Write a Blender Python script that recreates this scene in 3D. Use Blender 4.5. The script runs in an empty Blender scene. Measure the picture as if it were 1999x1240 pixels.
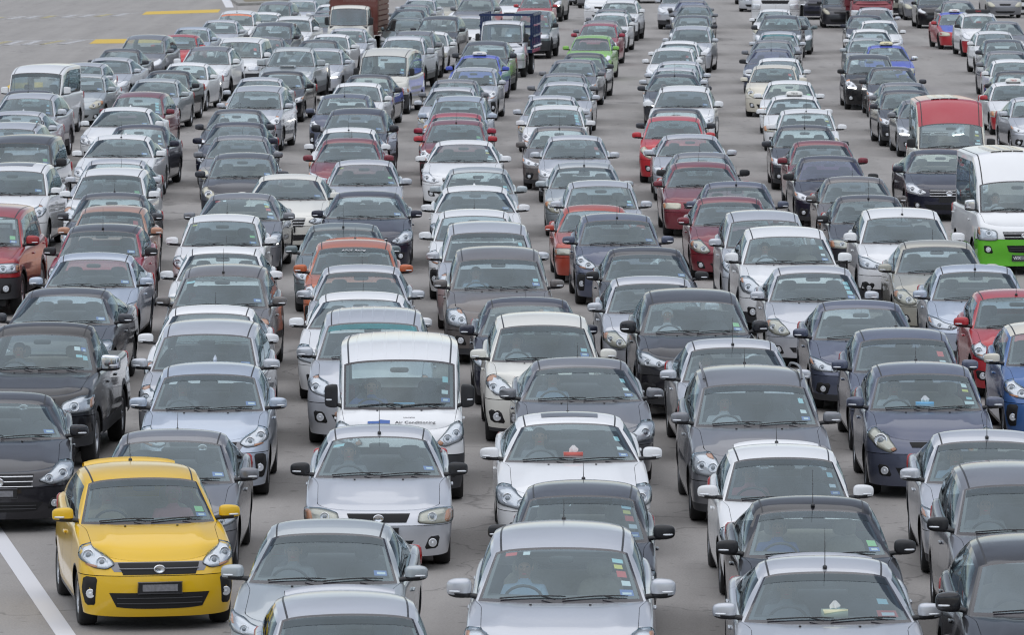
# ---------------------------------------------------------------- imports, camera, sky, sun, exposure
import bpy, math, random
from mathutils import Vector
R_ = math.radians
scene = bpy.context.scene
COL = scene.collection

CAM_H = 8.3
cam_d = bpy.data.cameras.new('camera'); cam = bpy.data.objects.new('camera', cam_d); COL.objects.link(cam)
cam.location = (0, 0, CAM_H); cam.rotation_euler = (R_(90 - 4.777), 0, 0)
cam_d.lens = 200.0; cam_d.sensor_width = 36.0; cam_d.clip_start = 1.0; cam_d.clip_end = 6000
cam_d.dof.use_dof = True; cam_d.dof.focus_distance = 76.0; cam_d.dof.aperture_fstop = 10.0
scene.camera = cam

SUN_EL, SUN_AZ = 78.0, 200.0          # high sun behind cloud, a little behind the camera
world = bpy.data.worlds.new('World'); scene.world = world; world.use_nodes = True
wn = world.node_tree; wn.nodes.clear()
sky = wn.nodes.new('ShaderNodeTexSky'); sky.sky_type = 'NISHITA'; sky.sun_disc = False
sky.sun_elevation = R_(SUN_EL); sky.sun_rotation = R_(SUN_AZ); sky.dust_density = 0.5; sky.air_density = 1.0; sky.ozone_density = 1.0
hsv = wn.nodes.new('ShaderNodeHueSaturation'); hsv.inputs['Saturation'].default_value = 0.52
bg = wn.nodes.new('ShaderNodeBackground'); bg.inputs['Strength'].default_value = 0.09
wo = wn.nodes.new('ShaderNodeOutputWorld')
# broken grey cloud, the same all round the sky
wt = wn.nodes.new('ShaderNodeTexCoord'); cn = wn.nodes.new('ShaderNodeTexNoise'); cn.inputs['Scale'].default_value = 2.6; cn.inputs['Detail'].default_value = 5.0; cn.inputs['Roughness'].default_value = .55
cr = wn.nodes.new('ShaderNodeMapRange'); cr.inputs['From Min'].default_value = .3; cr.inputs['From Max'].default_value = .7; cr.inputs['To Min'].default_value = .55; cr.inputs['To Max'].default_value = 1.5
cm = wn.nodes.new('ShaderNodeMix'); cm.data_type = 'RGBA'; cm.blend_type = 'MULTIPLY'; cm.inputs['Factor'].default_value = 1
wn.links.new(wt.outputs['Generated'], cn.inputs['Vector']); wn.links.new(cn.outputs[0], cr.inputs[0]); wn.links.new(cr.outputs[0], cm.inputs['B'])
wn.links.new(sky.outputs[0], hsv.inputs['Color']); wn.links.new(hsv.outputs[0], cm.inputs['A']); wn.links.new(cm.outputs['Result'], bg.inputs['Color']); wn.links.new(bg.outputs[0], wo.inputs[0])
sun_d = bpy.data.lights.new('sun', 'SUN'); sun = bpy.data.objects.new('sun', sun_d); COL.objects.link(sun)
sun_d.energy = 1.5; sun_d.angle = R_(120); sun_d.color = (1.0, 0.985, 0.965)
sun.rotation_euler = (R_(90 - SUN_EL), 0, R_(180 - SUN_AZ))
scene.view_settings.view_transform = 'Standard'; scene.view_settings.look = 'None'
scene.view_settings.gamma = 1.0; scene.view_settings.exposure = 0.5
scene.view_settings.use_curve_mapping = False
scene.render.engine = 'CYCLES'
scene.cycles.use_denoising = True; scene.cycles.filter_width = 1.15
scene.cycles.max_bounces = 8; scene.cycles.transparent_max_bounces = 10; scene.cycles.diffuse_bounces = 3
scene.cycles.glossy_bounces = 3; scene.cycles.caustics_reflective = False; scene.cycles.caustics_refractive = False

# ---------------------------------------------------------------- materials
MATS = {}
def newmat(name):
    m = bpy.data.materials.new(name); m.use_nodes = True; nt = m.node_tree; nt.nodes.clear()
    out = nt.nodes.new('ShaderNodeOutputMaterial'); MATS[name] = m
    return m, nt, out
def node(nt, typ, **kw):
    n = nt.nodes.new(typ)
    for k, v in kw.items():
        if k in n.inputs: n.inputs[k].default_value = v
        else: setattr(n, k, v)
    return n
def simple(name, col, rough=.5, metal=0., coat=0., coat_rough=.05, emit=None, vary=0., scale=20., bump=0.):
    m, nt, out = newmat(name)
    b = node(nt, 'ShaderNodeBsdfPrincipled'); nt.links.new(b.outputs[0], out.inputs[0])
    b.inputs['Base Color'].default_value = (*col, 1); b.inputs['Roughness'].default_value = rough
    b.inputs['Metallic'].default_value = metal; b.inputs['Coat Weight'].default_value = coat; b.inputs['Coat Roughness'].default_value = coat_rough
    if emit:
        b.inputs['Emission Color'].default_value = (*emit[0], 1); b.inputs['Emission Strength'].default_value = emit[1]
    if vary:
        tc = node(nt, 'ShaderNodeTexCoord'); nz = node(nt, 'ShaderNodeTexNoise', Scale=scale, Detail=4.0)
        mr = node(nt, 'ShaderNodeMapRange'); mr.inputs['To Min'].default_value = 1 - vary; mr.inputs['To Max'].default_value = 1 + vary
        mx = node(nt, 'ShaderNodeMix', data_type='RGBA', blend_type='MULTIPLY'); mx.inputs['Factor'].default_value = 1
        nt.links.new(tc.outputs['Object'], nz.inputs['Vector']); nt.links.new(nz.outputs[0], mr.inputs[0])
        mx.inputs['A'].default_value = (*col, 1); nt.links.new(mr.outputs[0], mx.inputs['B']); nt.links.new(mx.outputs['Result'], b.inputs['Base Color'])
        if bump:
            bp = node(nt, 'ShaderNodeBump', Strength=bump, Distance=.01); nt.links.new(nz.outputs[0], bp.inputs['Height']); nt.links.new(bp.outputs[0], b.inputs['Normal'])
    return m

def paint(name, col, metal=.0, rough=.35, coat=.85, dust=.05):
    """car paint: pigment under clear coat, with a film of road dust that settles unevenly"""
    m, nt, out = newmat('paint_' + name)
    b = node(nt, 'ShaderNodeBsdfPrincipled'); nt.links.new(b.outputs[0], out.inputs[0])
    b.inputs['Metallic'].default_value = metal; b.inputs['Coat Weight'].default_value = coat; b.inputs['Specular IOR Level'].default_value = .2
    tc = node(nt, 'ShaderNodeTexCoord'); oi = node(nt, 'ShaderNodeObjectInfo')
    add = node(nt, 'ShaderNodeVectorMath', operation='ADD'); nt.links.new(tc.outputs['Object'], add.inputs[0]); nt.links.new(oi.outputs['Location'], add.inputs[1])
    nz = node(nt, 'ShaderNodeTexNoise', Scale=2.3, Detail=5.0, Roughness=.6); nt.links.new(add.outputs[0], nz.inputs['Vector'])
    mr = node(nt, 'ShaderNodeMapRange'); mr.inputs['From Min'].default_value = .35; mr.inputs['From Max'].default_value = .7
    mr.inputs['To Min'].default_value = dust * .5; mr.inputs['To Max'].default_value = dust * 1.6
    nt.links.new(nz.outputs[0], mr.inputs[0])
    mx = node(nt, 'ShaderNodeMix', data_type='RGBA'); mx.inputs['A'].default_value = (*col, 1); mx.inputs['B'].default_value = (.36, .33, .30, 1)
    nt.links.new(mr.outputs[0], mx.inputs['Factor']); nt.links.new(mx.outputs['Result'], b.inputs['Base Color'])
    b.inputs['Roughness'].default_value = rough
    rr = node(nt, 'ShaderNodeMapRange'); rr.inputs['To Min'].default_value = .015; rr.inputs['To Max'].default_value = .08
    nt.links.new(nz.outputs[0], rr.inputs[0]); nt.links.new(rr.outputs[0], b.inputs['Coat Roughness'])
    return m
PAINTS = dict(
    white=((.78, .79, .80), 0), pearl=((.74, .73, .67), 0), cream=((.64, .63, .575), 0), silver=((.56, .58, .62), .5), silverblue=((.47, .53, .62), .5),
    silvergreen=((.44, .48, .50), .5), grey=((.20, .205, .225), .5), darkgrey=((.050, .052, .063), .45), charcoal=((.020, .020, .026), .3), black=((.008, .008, .011), .1),
    bluegrey=((.095, .11, .165), .45), navy=((.022, .024, .044), .35), red=((.45, .025, .035), .15), vanred=((.40, .035, .055), 0), darkred=((.34, .018, .022), .2), brightred=((.52, .025, .035), .05), maroon=((.20, .025, .04), .35),
    crimson=((.36, .03, .06), .25), orange=((.52, .13, .045), .3), rust=((.42, .06, .032), .1), copper=((.50, .27, .18), .35), yellow=((.76, .47, .008), .05), green=((.25, .52, .10), .1),
    limegreen=((.12, .50, .02), 0), blue=((.045, .13, .35), .25), royal=((.06, .10, .50), .1), beige=((.42, .41, .35), .4), teal=((.14, .18, .19), .4), brown=((.15, .135, .13), .4),
    ivory=((.70, .66, .56), 0), lorryblue=((.012, .028, .095), 0), lorrybrown=((.16, .045, .035), 0))
for k, (c, mt) in PAINTS.items(): paint(k, c, mt, rough=.32 if mt else .45, dust=.012 if max(c) < .15 else .04)

def glass(name, tint, film, base=.075, col=(.36, .41, .46)):
    m, nt, out = newmat(name)
    g = node(nt, 'ShaderNodeNewGeometry'); dot = node(nt, 'ShaderNodeVectorMath', operation='DOT_PRODUCT')
    nt.links.new(g.outputs['Incoming'], dot.inputs[0]); nt.links.new(g.outputs['Normal'], dot.inputs[1])
    ab = node(nt, 'ShaderNodeMath', operation='ABSOLUTE'); nt.links.new(dot.outputs['Value'], ab.inputs[0])
    om = node(nt, 'ShaderNodeMath', operation='SUBTRACT'); om.inputs[0].default_value = 1; nt.links.new(ab.outputs[0], om.inputs[1])
    pw = node(nt, 'ShaderNodeMath', operation='POWER'); nt.links.new(om.outputs[0], pw.inputs[0]); pw.inputs[1].default_value = 4.2
    ma = node(nt, 'ShaderNodeMath', operation='MULTIPLY_ADD', use_clamp=True); nt.links.new(pw.outputs[0], ma.inputs[0]); ma.inputs[1].default_value = .6; ma.inputs[2].default_value = base
    tr = node(nt, 'ShaderNodeBsdfTransparent', Color=(*tint, 1)); df = node(nt, 'ShaderNodeBsdfDiffuse', Color=(*col, 1)); gl = node(nt, 'ShaderNodeBsdfGlossy', Roughness=.03, Color=(.80, .94, 1.0, 1))
    m1 = node(nt, 'ShaderNodeMixShader'); m2 = node(nt, 'ShaderNodeMixShader')
    tc = node(nt, 'ShaderNodeTexCoord'); nz = node(nt, 'ShaderNodeTexNoise', Scale=3.0, Detail=4.0); nt.links.new(tc.outputs['Object'], nz.inputs['Vector'])
    mr = node(nt, 'ShaderNodeMapRange'); mr.inputs['To Min'].default_value = film * .6; mr.inputs['To Max'].default_value = film * 1.5
    nt.links.new(nz.outputs[0], mr.inputs[0]); nt.links.new(mr.outputs[0], m1.inputs[0])
    nt.links.new(tr.outputs[0], m1.inputs[1]); nt.links.new(df.outputs[0], m1.inputs[2])
    nt.links.new(ma.outputs[0], m2.inputs[0]); nt.links.new(m1.outputs[0], m2.inputs[1]); nt.links.new(gl.outputs[0], m2.inputs[2])
    nt.links.new(m2.outputs[0], out.inputs[0])
    return m
glass('glass_screen', (.78, .88, .88), .035, base=.12)
glass('glass_screen_b', (.70, .82, .82), .03, base=.11)
glass('glass_screen_c', (.58, .68, .72), .03, base=.125)
glass('glass_screen_dark', (.42, .46, .48), .08, base=.13)
glass('glass_screen_purple', (.40, .36, .62), .10, base=.10, col=(.25, .22, .50))
glass('glass_side', (.46, .50, .50), .03)
glass('glass_rear', (.66, .72, .71), .05)
glass('glass_shade', (.05, .055, .07), .05)
glass('glass_shade_teal', (.05, .35, .38), .25, col=(.05, .42, .45))
glass('glass_shade_orange', (.3, .1, .05), .85, col=(.75, .20, .08))
glass('glass_lens', (.93, .94, .95), .03)
simple('trim', (.012, .012, .014), .45, coat=.15)
simple('plastic', (.035, .036, .04), .55, vary=.15, scale=8)
simple('frit', (.022, .02, .026), .12, coat=.6)
simple('rubber', (.018, .018, .019), .85, vary=.3, scale=14)
simple('rim', (.42, .43, .45), .3, metal=.8)
simple('chrome', (.72, .73, .75), .12, metal=1.)
simple('satin', (.20, .20, .215), .35, metal=.6)
simple('reflector', (.70, .72, .75), .22, metal=.45, coat=.6)
simple('reflector_old', (.52, .50, .40), .3, metal=.3, coat=.6)
simple('projector', (.16, .17, .19), .06, metal=.4, coat=1.)
simple('mesh_black', (.006, .006, .007), .75)
simple('amber', (.55, .24, .11), .25, coat=.6)
simple('led', (.9, .9, .9), .3, emit=((1, .97, .9), 6.0))
simple('lamp_on', (1, .85, .6), .3, emit=((1, .78, .45), 5.0))
simple('tail', (.35, .01, .01), .2, coat=.6)
simple('cabin', (.06, .06, .065), .8)
simple('seat_dark', (.085, .085, .095), .8, vary=.2, scale=30)
simple('seat_tan', (.30, .26, .21), .8, vary=.2, scale=30)
simple('dash', (.075, .077, .08), .7)
simple('under', (.012, .012, .012), .9)
simple('plate', (.012, .012, .014), .35)
simple('plate_mark', (.20, .20, .215), .5, vary=.5, scale=30)
simple('plate_white', (.8, .8, .8), .5)
simple('sticker_white', (.72, .76, .78), .5)
simple('sticker_blue', (.10, .18, .48), .5)
simple('sticker_cyan', (.35, .62, .68), .5)
simple('sticker_red', (.60, .05, .05), .5)
simple('sticker_yellow', (.70, .60, .10), .5)
simple('sticker_green', (.25, .58, .22), .5)
simple('sign_white', (.80, .80, .76), .4, coat=.3)
simple('sign_yellow', (.78, .72, .45), .4, coat=.3)
simple('sign_dark', (.03, .03, .035), .4)
simple('vinyl_black', (.04, .04, .05), .5)
simple('vinyl_white', (.75, .75, .76), .5)
simple('vinyl_blue', (.05, .12, .35), .5)
simple('vinyl_red', (.55, .05, .06), .5)
simple('sunroof', (.10, .10, .11), .1, coat=.8)
simple('skin', (.36, .20, .13), .55)
simple('hair', (.018, .015, .014), .5)
simple('cloth_white', (.70, .72, .76), .85); simple('cloth_blue', (.07, .13, .36), .85); simple('cloth_grey', (.25, .26, .28), .85)
simple('cloth_pink', (.60, .22, .25), .85); simple('cloth_sand', (.45, .36, .26), .85); simple('cloth_sky', (.38, .52, .68), .85)
simple('tissue', (.82, .84, .84), .8); simple('box_blue', (.16, .42, .68), .6); simple('box_cream', (.70, .70, .48), .6); simple('box_red', (.55, .12, .10), .6)
simple('board', (.20, .12, .09), .7, vary=.5, scale=5); simple('canvas', (.30, .13, .10), .8, vary=.3, scale=6)

# ---------------------------------------------------------------- mesh helpers
SLOTS = {}
def mk(name, V, F, mats, MI=None, smooth=True):
    me = bpy.data.meshes.new(name); me.from_pydata([tuple(v) for v in V], [], F)
    for m in mats: me.materials.append(MATS[m] if m in MATS else None)
    if MI: me.polygons.foreach_set('material_index', MI)
    if smooth: me.polygons.foreach_set('use_smooth', [True] * len(me.polygons))
    me.update(); SLOTS[me.name] = list(mats); return me
class MB:
    def __init__(s): s.V = []; s.F = []; s.M = []
    def add(s, V, F, m=0):
        o = len(s.V); s.V += [tuple(v) for v in V]; s.F += [tuple(i + o for i in f) for f in F]; s.M += [m] * len(F); return s
    def grid(s, P, m=0, keep=None, wrap=False):
        o = len(s.V); r = len(P); c = len(P[0])
        for row in P: s.V += [tuple(p) for p in row]
        for i in range(r - 1):
            for j in range(c - (0 if wrap else 1)):
                if keep and not keep(i, j): continue
                j2 = (j + 1) % c
                s.F.append((o + i * c + j, o + i * c + j2, o + (i + 1) * c + j2, o + (i + 1) * c + j)); s.M.append(m(i, j) if callable(m) else m)
        return s
    def box(s, c, h, m=0, rz=0):
        cs, sn = math.cos(rz), math.sin(rz); V = []
        for z in (-1, 1):
            for x, y in ((-1, -1), (1, -1), (1, 1), (-1, 1)):
                X, Y = x * h[0], y * h[1]; V.append((c[0] + X * cs - Y * sn, c[1] + X * sn + Y * cs, c[2] + z * h[2]))
        return s.add(V, [(0, 3, 2, 1), (4, 5, 6, 7), (0, 1, 5, 4), (1, 2, 6, 5), (2, 3, 7, 6), (3, 0, 4, 7)], m)
    def sup(s, c, h, e=.35, nu=14, nv=8, m=0, f=None):
        """rounded box (superellipsoid)"""
        pw = lambda a: math.copysign(abs(a) ** e, a); P = []
        for i in range(nv + 1):
            t = -math.pi / 2 + math.pi * i / nv; row = []
            for j in range(nu):
                a = 2 * math.pi * j / nu
                p = (h[0] * pw(math.cos(t)) * pw(math.cos(a)), h[1] * pw(math.cos(t)) * pw(math.sin(a)), h[2] * pw(math.sin(t)))
                if f: p = f(*p)
                row.append((c[0] + p[0], c[1] + p[1], c[2] + p[2]))
            P.append(row)
        return s.grid(P, m, wrap=True)
    def tube(s, pts, r, n=6, m=0):
        P = []; k = len(pts)
        for i, p in enumerate(pts):
            a = Vector(pts[max(i - 1, 0)]); b = Vector(pts[min(i + 1, k - 1)]); d = (b - a).normalized()
            u = d.cross(Vector((0, 0, 1)));
            if u.length < .1: u = d.cross(Vector((0, 1, 0)))
            u.normalize(); w = d.cross(u); rr = r[i] if isinstance(r, (list, tuple)) else r
            P.append([Vector(p) + (u * math.cos(6.2832 * j / n) + w * math.sin(6.2832 * j / n)) * rr for j in range(n)])
        o = len(s.V); s.grid(P, m, wrap=True)
        s.F.append(tuple(o + j for j in range(n))); s.M.append(m); s.F.append(tuple(o + (k - 1) * n + j for j in range(n))); s.M.append(m)
        return s
    def mesh(s, name, mats, smooth=True):
        used = sorted(set(k for f in s.F for k in f))
        if len(used) < len(s.V):
            mp = {k: i for i, k in enumerate(used)}; s.V = [s.V[k] for k in used]; s.F = [tuple(mp[k] for k in f) for f in s.F]
        return mk(name, s.V, s.F, mats, s.M, smooth)

def hermite(pts):
    """monotone cubic through (x, y)"""
    xs = [p[0] for p in pts]; ys = [p[1] for p in pts]; n = len(xs)
    dl = [(ys[i + 1] - ys[i]) / (xs[i + 1] - xs[i]) for i in range(n - 1)]
    ms = [dl[0]] + [0 if dl[i - 1] * dl[i] <= 0 else 2 * dl[i - 1] * dl[i] / (dl[i - 1] + dl[i]) for i in range(1, n - 1)] + [dl[-1]]
    def f(x):
        if x <= xs[0]: return ys[0]
        if x >= xs[-1]: return ys[-1]
        i = 0
        while x > xs[i + 1]: i += 1
        h = xs[i + 1] - xs[i]; t = (x - xs[i]) / h; t2 = t * t; t3 = t2 * t
        return (2 * t3 - 3 * t2 + 1) * ys[i] + (t3 - 2 * t2 + t) * h * ms[i] + (-2 * t3 + 3 * t2) * ys[i + 1] + (t3 - t2) * h * ms[i + 1]
    return f
def chaikin(P, n=2):
    for _ in range(n):
        Q = []
        for i in range(len(P)):
            a, b = P[i], P[(i + 1) % len(P)]
            Q += [tuple(.84 * x + .16 * y for x, y in zip(a, b)), tuple(.16 * x + .84 * y for x, y in zip(a, b))]
        P = Q
    return P
def lerp(a, b, t): return tuple(x + (y - x) * t for x, y in zip(a, b))
def frange(a, b, n): return [a + (b - a) * i / n for i in range(n + 1)]

# ---------------------------------------------------------------- the car body
# Local axes: x to the car's left, -y forward, z up, origin on the ground under the middle. d is metres behind the nose.
BASE = dict(L=4.3, W=1.70, H=1.47, wb=2.55, fo=.84, R=.30, lip=.17, sill=.21, D=.50, Dr=.42, n=2.6, zh=.71, zf=.80, zA=.96, zB=.95, zT=1.03, zR=.98,
    dc=1.14, dA=1.38, zc=.97, drf=2.0, zrf=1.385, xR=.585, drr=3.05, zrr=1.38, xRr=.54, dT=3.72, pB=.40, pC=.80, roofpow=0, bl=.56, crown=.045,
    rh=.13, nose=[(-.6, .07), (-.45, .015), (-.3, 0), (-.18, .005), (-.08, .045), (0, .12), (.12, .30)],
    hl=[(.52, -.13), (.70, -.16), (.90, -.13), (1.0, -.06), (1.06, .08), (.92, .10), (.74, .02)], bulbs=[(.68, -.075, .058), (.86, -.045, .062)], amber=[(.93, .0), (1.0, .03), (1.04, .08), (.97, .08)],
    grille=(.42, -.12, -.025), bars=2, barmat='satin', intake=(.60, -.46, -.33), fog=(.78, -.37, .045), emblem=.05, bump='PAINT', mirror=(.115, .055, .078), mirmat='PAINT', clad=.06, cladmat='trim', lipv=0, plz=-.24, vent=None, gframe=None, wellmat='trim', lampmat='reflector')

class Body:
    def __init__(s, **kw):
        p = dict(BASE); p.update(kw); s.__dict__.update(p); s.Ra = s.R + .055
        s.wd = (s.fo, s.fo + s.wb) if s.wb else (s.fo,)
        mid = (s.dA + s.dT) / 2
        s.ft = hermite([(0, s.zh), (s.D * .45, s.zh + (s.zf - s.zh) * .62), (s.D, s.zf), (s.dA, s.zA), (mid, s.zB), (s.dT, s.zT), (s.L - s.Dr * .5, (s.zT + s.zR) / 2) if s.L - s.Dr * .5 > s.dT + .02 else (s.dT + .02, s.zT), (s.L, s.zR)])
        s.fs = hermite([(s.zh + a, b) for a, b in s.nose])
        s.fw = hermite([(.1, .925), (.25, .965), (.45, .995), (.62, 1.0), (.8, .985), (1.0, .965), (1.3, .94), (1.9, .86)])
        s.fr = hermite([(0, .05), (s.D, s.rh), (s.dA - .35, s.rh * .95), (s.dA, .06), (s.dT, .06), (s.L, .06)])
    def wid(s, z, d):
        t = 1.0
        if d < 1.2: t -= .035 * (1 - d / 1.2) ** 2
        if d > s.L - 1.3: t -= .05 * ((d - s.L + 1.3) / 1.3) ** 2
        return s.W / 2 * s.fw(z) * t
    def zbot(s, d):
        z = s.lip + (s.sill - s.lip) * min(1, d / .8)
        for w in s.wd:
            if abs(d - w) < s.Ra: z = max(z, s.R + math.sqrt(s.Ra ** 2 - (d - w) ** 2))
        return z
    def geo(s, u):
        """u: 0 nose, 1 end of nose curve, 2 start of tail curve, 3 tail -> (angle, d, contour x-factor)"""
        e = 2 / s.n
        if u <= 1:
            ph = u * math.pi / 2; c = max(math.cos(ph), 0); return ph, s.D * (1 - c ** e), math.sin(ph) ** e
        if u <= 2: return math.pi / 2, s.D + (u - 1) * (s.L - s.Dr - s.D), 1.
        ph = (3 - u) * math.pi / 2; c = max(math.cos(ph), 0); return ph, s.L - s.Dr * (1 - c ** e), math.sin(max(ph, 0)) ** e
    def u_of_d(s, d): return 1 + (d - s.D) / (s.L - s.Dr - s.D)
    def knots(s, u):
        ph, d0, xf = s.geo(u); zb = s.zbot(d0); zt = s.ft(d0); rz = .055 + .03 * math.sin(min(1, d0 / .6) * math.pi) if d0 < .6 else .055
        rz = min(rz, (zt - zb) * .4); zl = zb + (zt - rz - zb) * .55
        zl = min(max(zl, zb + .02), zt - rz - .02)
        if u <= 1: zl = min(max(s.bl, zb + .02), zt - rz - .02)
        return ph, d0, xf, zb, zl, zt, rz
    def S(s, u, v, off=0.):
        ph, d0, xf, zb, zl, zt, rz = s.knots(u); rh = s.fr(d0); ins = 0
        if v < .5: z = zb + (zl - zb) * v / .5
        elif v < .8: z = zl + (zt - rz - zl) * (v - .5) / .3
        else:
            a = (v - .8) / .2 * math.pi / 2; z = zt - rz + rz * math.sin(a); ins = rh * (1 - math.cos(a))
        w = s.wid(z, d0); c = math.cos(ph)
        if u <= 1: x = w * xf - ins * math.sin(ph); d = s.fs(z) * max(c, 0) ** .7 + d0 + ins * c
        elif u <= 2: x = w - ins; d = d0
        else: x = w * xf - ins * math.sin(ph); d = d0 - ins * c - .10 * max(0, z - .62) * max(c, 0)
        return (x, d - s.L / 2, z)
    def uv(s, q, z):
        """front fraction q (>1 runs back along the side, metres) and height -> u, v"""
        if q <= 1: u = math.asin(min(1, max(q, 0)) ** (s.n / 2)) / (math.pi / 2) if q < .985 else .88 + (q - .985) / .015 * .12
        else: u = s.u_of_d(s.D + (q - 1))
        if q > .9 and q <= 1:      # keep the mapping even round the corner
            ua = math.asin(.9 ** (s.n / 2)) / (math.pi / 2); u = ua + (q - .9) / .1 * (1 - ua)
        ph, d0, xf, zb, zl, zt, rz = s.knots(u)
        if z < zl: v = .5 * (z - zb) / (zl - zb)
        elif z < zt - rz: v = .5 + .3 * (z - zl) / (zt - rz - zl)
        else: v = .8 + .2 * math.asin(min(1, (z - zt + rz) / rz)) / (math.pi / 2)
        return u, min(1, max(0, v))
    def Q(s, q, z, off=0.):
        sg = 1 if q >= 0 else -1; u, v = s.uv(abs(q), z); e = 1e-3
        p = Vector(s.S(u, v)); 
        if off:
            a = Vector(s.S(min(u + e, 3), v)) - Vector(s.S(max(u - e, 0), v)); b = Vector(s.S(u, min(v + e, 1))) - Vector(s.S(u, max(v - e, 0)))
            n = a.cross(b)
            if u < .03: n = Vector((0, n.y, n.z))
            if n.length > 1e-12:
                n.normalize()
                if n.dot(Vector((p.x * .3, p.y * .3 if u <= 2 else 1, .2 if v > .8 else 0))) < 0: n = -n
                p += n * off
        return (sg * p.x, p.y, p.z)
    def patch(s, outline, off=.004, bulge=0., side=1, smooth=2, rings=3, zref=None):
        zr = s.zh if zref is None else zref
        P = chaikin([(q, zr + z) for q, z in outline], smooth); n = len(P); cq = sum(p[0] for p in P) / n; cz = sum(p[1] for p in P) / n
        mb = MB(); rows = []
        for k, f in [(-1, 1.0)] + [(i, 1 - i / rings * .98) for i in range(rings)]:
            o = -.012 if k < 0 else off + bulge * (1 - f * f)
            rows.append([s.Q(side * (cq + (a - cq) * f), cz + (b - cz) * f, o) for a, b in P])
        mb.grid(rows, lambda i, j: 1 if i <= 0 else 0, wrap=True)
        o = len(mb.V) - n; mb.F.append(tuple(range(o, o + n))); mb.M.append(0)
        return mb
    # ---- glasshouse
    def cowl(s, b):
        xA, yA, zA = s.S(s.u_of_d(s.dA), 1); a = abs(b)
        return (b * xA, s.dc + (s.dA - s.dc) * a ** 2.2 - s.L / 2, s.zc + (zA - s.zc) * a ** 2)
    def roof(s, a, b):
        xr = s.xR + (s.xRr - s.xR) * a * a + .025 * math.sin(math.pi * min(1, a * 1.1)) * (1 if a < .91 else 0) * 1
        if s.roofpow: zl = s.zrf + (s.H - s.zrf) * (1 - (1 - min(1, a / .22)) ** s.roofpow) if a < .22 else s.H + (s.zrr - s.H) * ((a - .22) / .78) ** 2
        else:
            am = .38; zl = s.zrf + (s.H - s.zrf) * (1 - ((am - a) / am) ** 2) if a < am else s.H + (s.zrr - s.H) * ((a - am) / (1 - am)) ** 2
        ab = abs(b); cr = s.crown * ab ** 2 + .03 * ab ** 9
        return (b * xr, s.drf + (s.drr - s.drf) * a + .07 * b * b * (1 - a) - .06 * b * b * a - s.L / 2, zl - cr)
    def screen(s, b, t, off=0.):
        p = lerp(s.cowl(b), s.roof(0, b), t); k = 4 * t * (1 - t) * (1 - b ** 4) * .022 + off
        return (p[0], p[1] - k * .6, p[2] + k * .8)
    def side(s, p, q):
        d = s.dA + (s.dT - s.dA) * p; lo = s.S(s.u_of_d(d), 1); up = s.roof(p, 1.); P = lerp(lo, up, q)
        k = .035 * 4 * q * (1 - q) * min(1, p / .08) * min(1, (1 - p) / .08)
        return (P[0] + k, P[1], P[2])
    def tail(s, b):
        xT, yT, zT = s.S(s.u_of_d(s.dT), 1); return (b * xT, yT + .06 * (1 - b * b), zT + .01 * (1 - b * b))
    def back(s, b, t):
        p = lerp(s.tail(b), s.roof(1, b), t); k = 4 * t * (1 - t) * (1 - b ** 4) * .02
        return (p[0], p[1] + k * .6, p[2] + k * .7)

def coons(c0, c1, d0, d1):
    n = len(c0) - 1; m = len(d0) - 1; P = []
    for i in range(m + 1):
        a = i / m; row = []
        for j in range(n + 1):
            b = j / n
            row.append(tuple((1 - a) * c0[j][k] + a * c1[j][k] + (1 - b) * d0[i][k] + b * d1[i][k]
                - ((1 - a) * (1 - b) * c0[0][k] + (1 - a) * b * c0[n][k] + a * (1 - b) * c1[0][k] + a * b * c1[n][k]) for k in range(3)))
        P.append(row)
    return P
mirx = lambda P: [(-p[0], p[1], p[2]) for p in P]

def wheel_meshes(R, w=.19, style=0):
    prof = [(R * .60, -.42), (R * .72, -.5), (R * .93, -.48), (R * .985, -.38), (R, -.2), (R, .2), (R * .985, .38), (R * .93, .48), (R * .72, .5), (R * .60, .42)]
    n = 28; mb = MB()
    P = [[(x * w, r * math.cos(6.28319 * j / n), r * math.sin(6.28319 * j / n)) for j in range(n)] for r, x in prof]; mb.grid(P, wrap=True)
    tyre = mb.mesh('wheel', ['rubber'])
    mb = MB(); k = 5 if style == 0 else 7
    ring = [(R * .61, .43), (R * .57, .46), (R * .53, .40), (R * .52, .1)]
    mb.grid([[(x * w, r * math.cos(6.28319 * j / n), r * math.sin(6.28319 * j / n)) for j in range(n)] for r, x in ring], wrap=True)
    for i in range(k):
        a = 6.28319 * i / k; ca, sa = math.cos(a), math.sin(a); V = []
        for r, hw, x in ((.03, .030, .36), (R * .54, .022, .40)):
            for sg in (-1, 1):
                for xx in (x * w, x * w - .035): V.append((xx, r * ca - sg * hw * sa, r * sa + sg * hw * ca))
        mb.add(V, [(0, 2, 6, 4), (0, 4, 5, 1), (2, 3, 7, 6), (1, 5, 7, 3)])
    mb.grid([[(x * w, r * math.cos(.5236 * j), r * math.sin(.5236 * j)) for j in range(12)] for r, x in ((.055, .3), (.05, .39), (.001, .40))], wrap=True)
    o = len(mb.V); mb.add([(.05 * w, R * .53 * math.cos(6.28319 * j / n), R * .53 * math.sin(6.28319 * j / n)) for j in range(n)], [tuple(range(n))], 1)
    return tyre, mb.mesh('rim', ['rim', 'under'])

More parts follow.
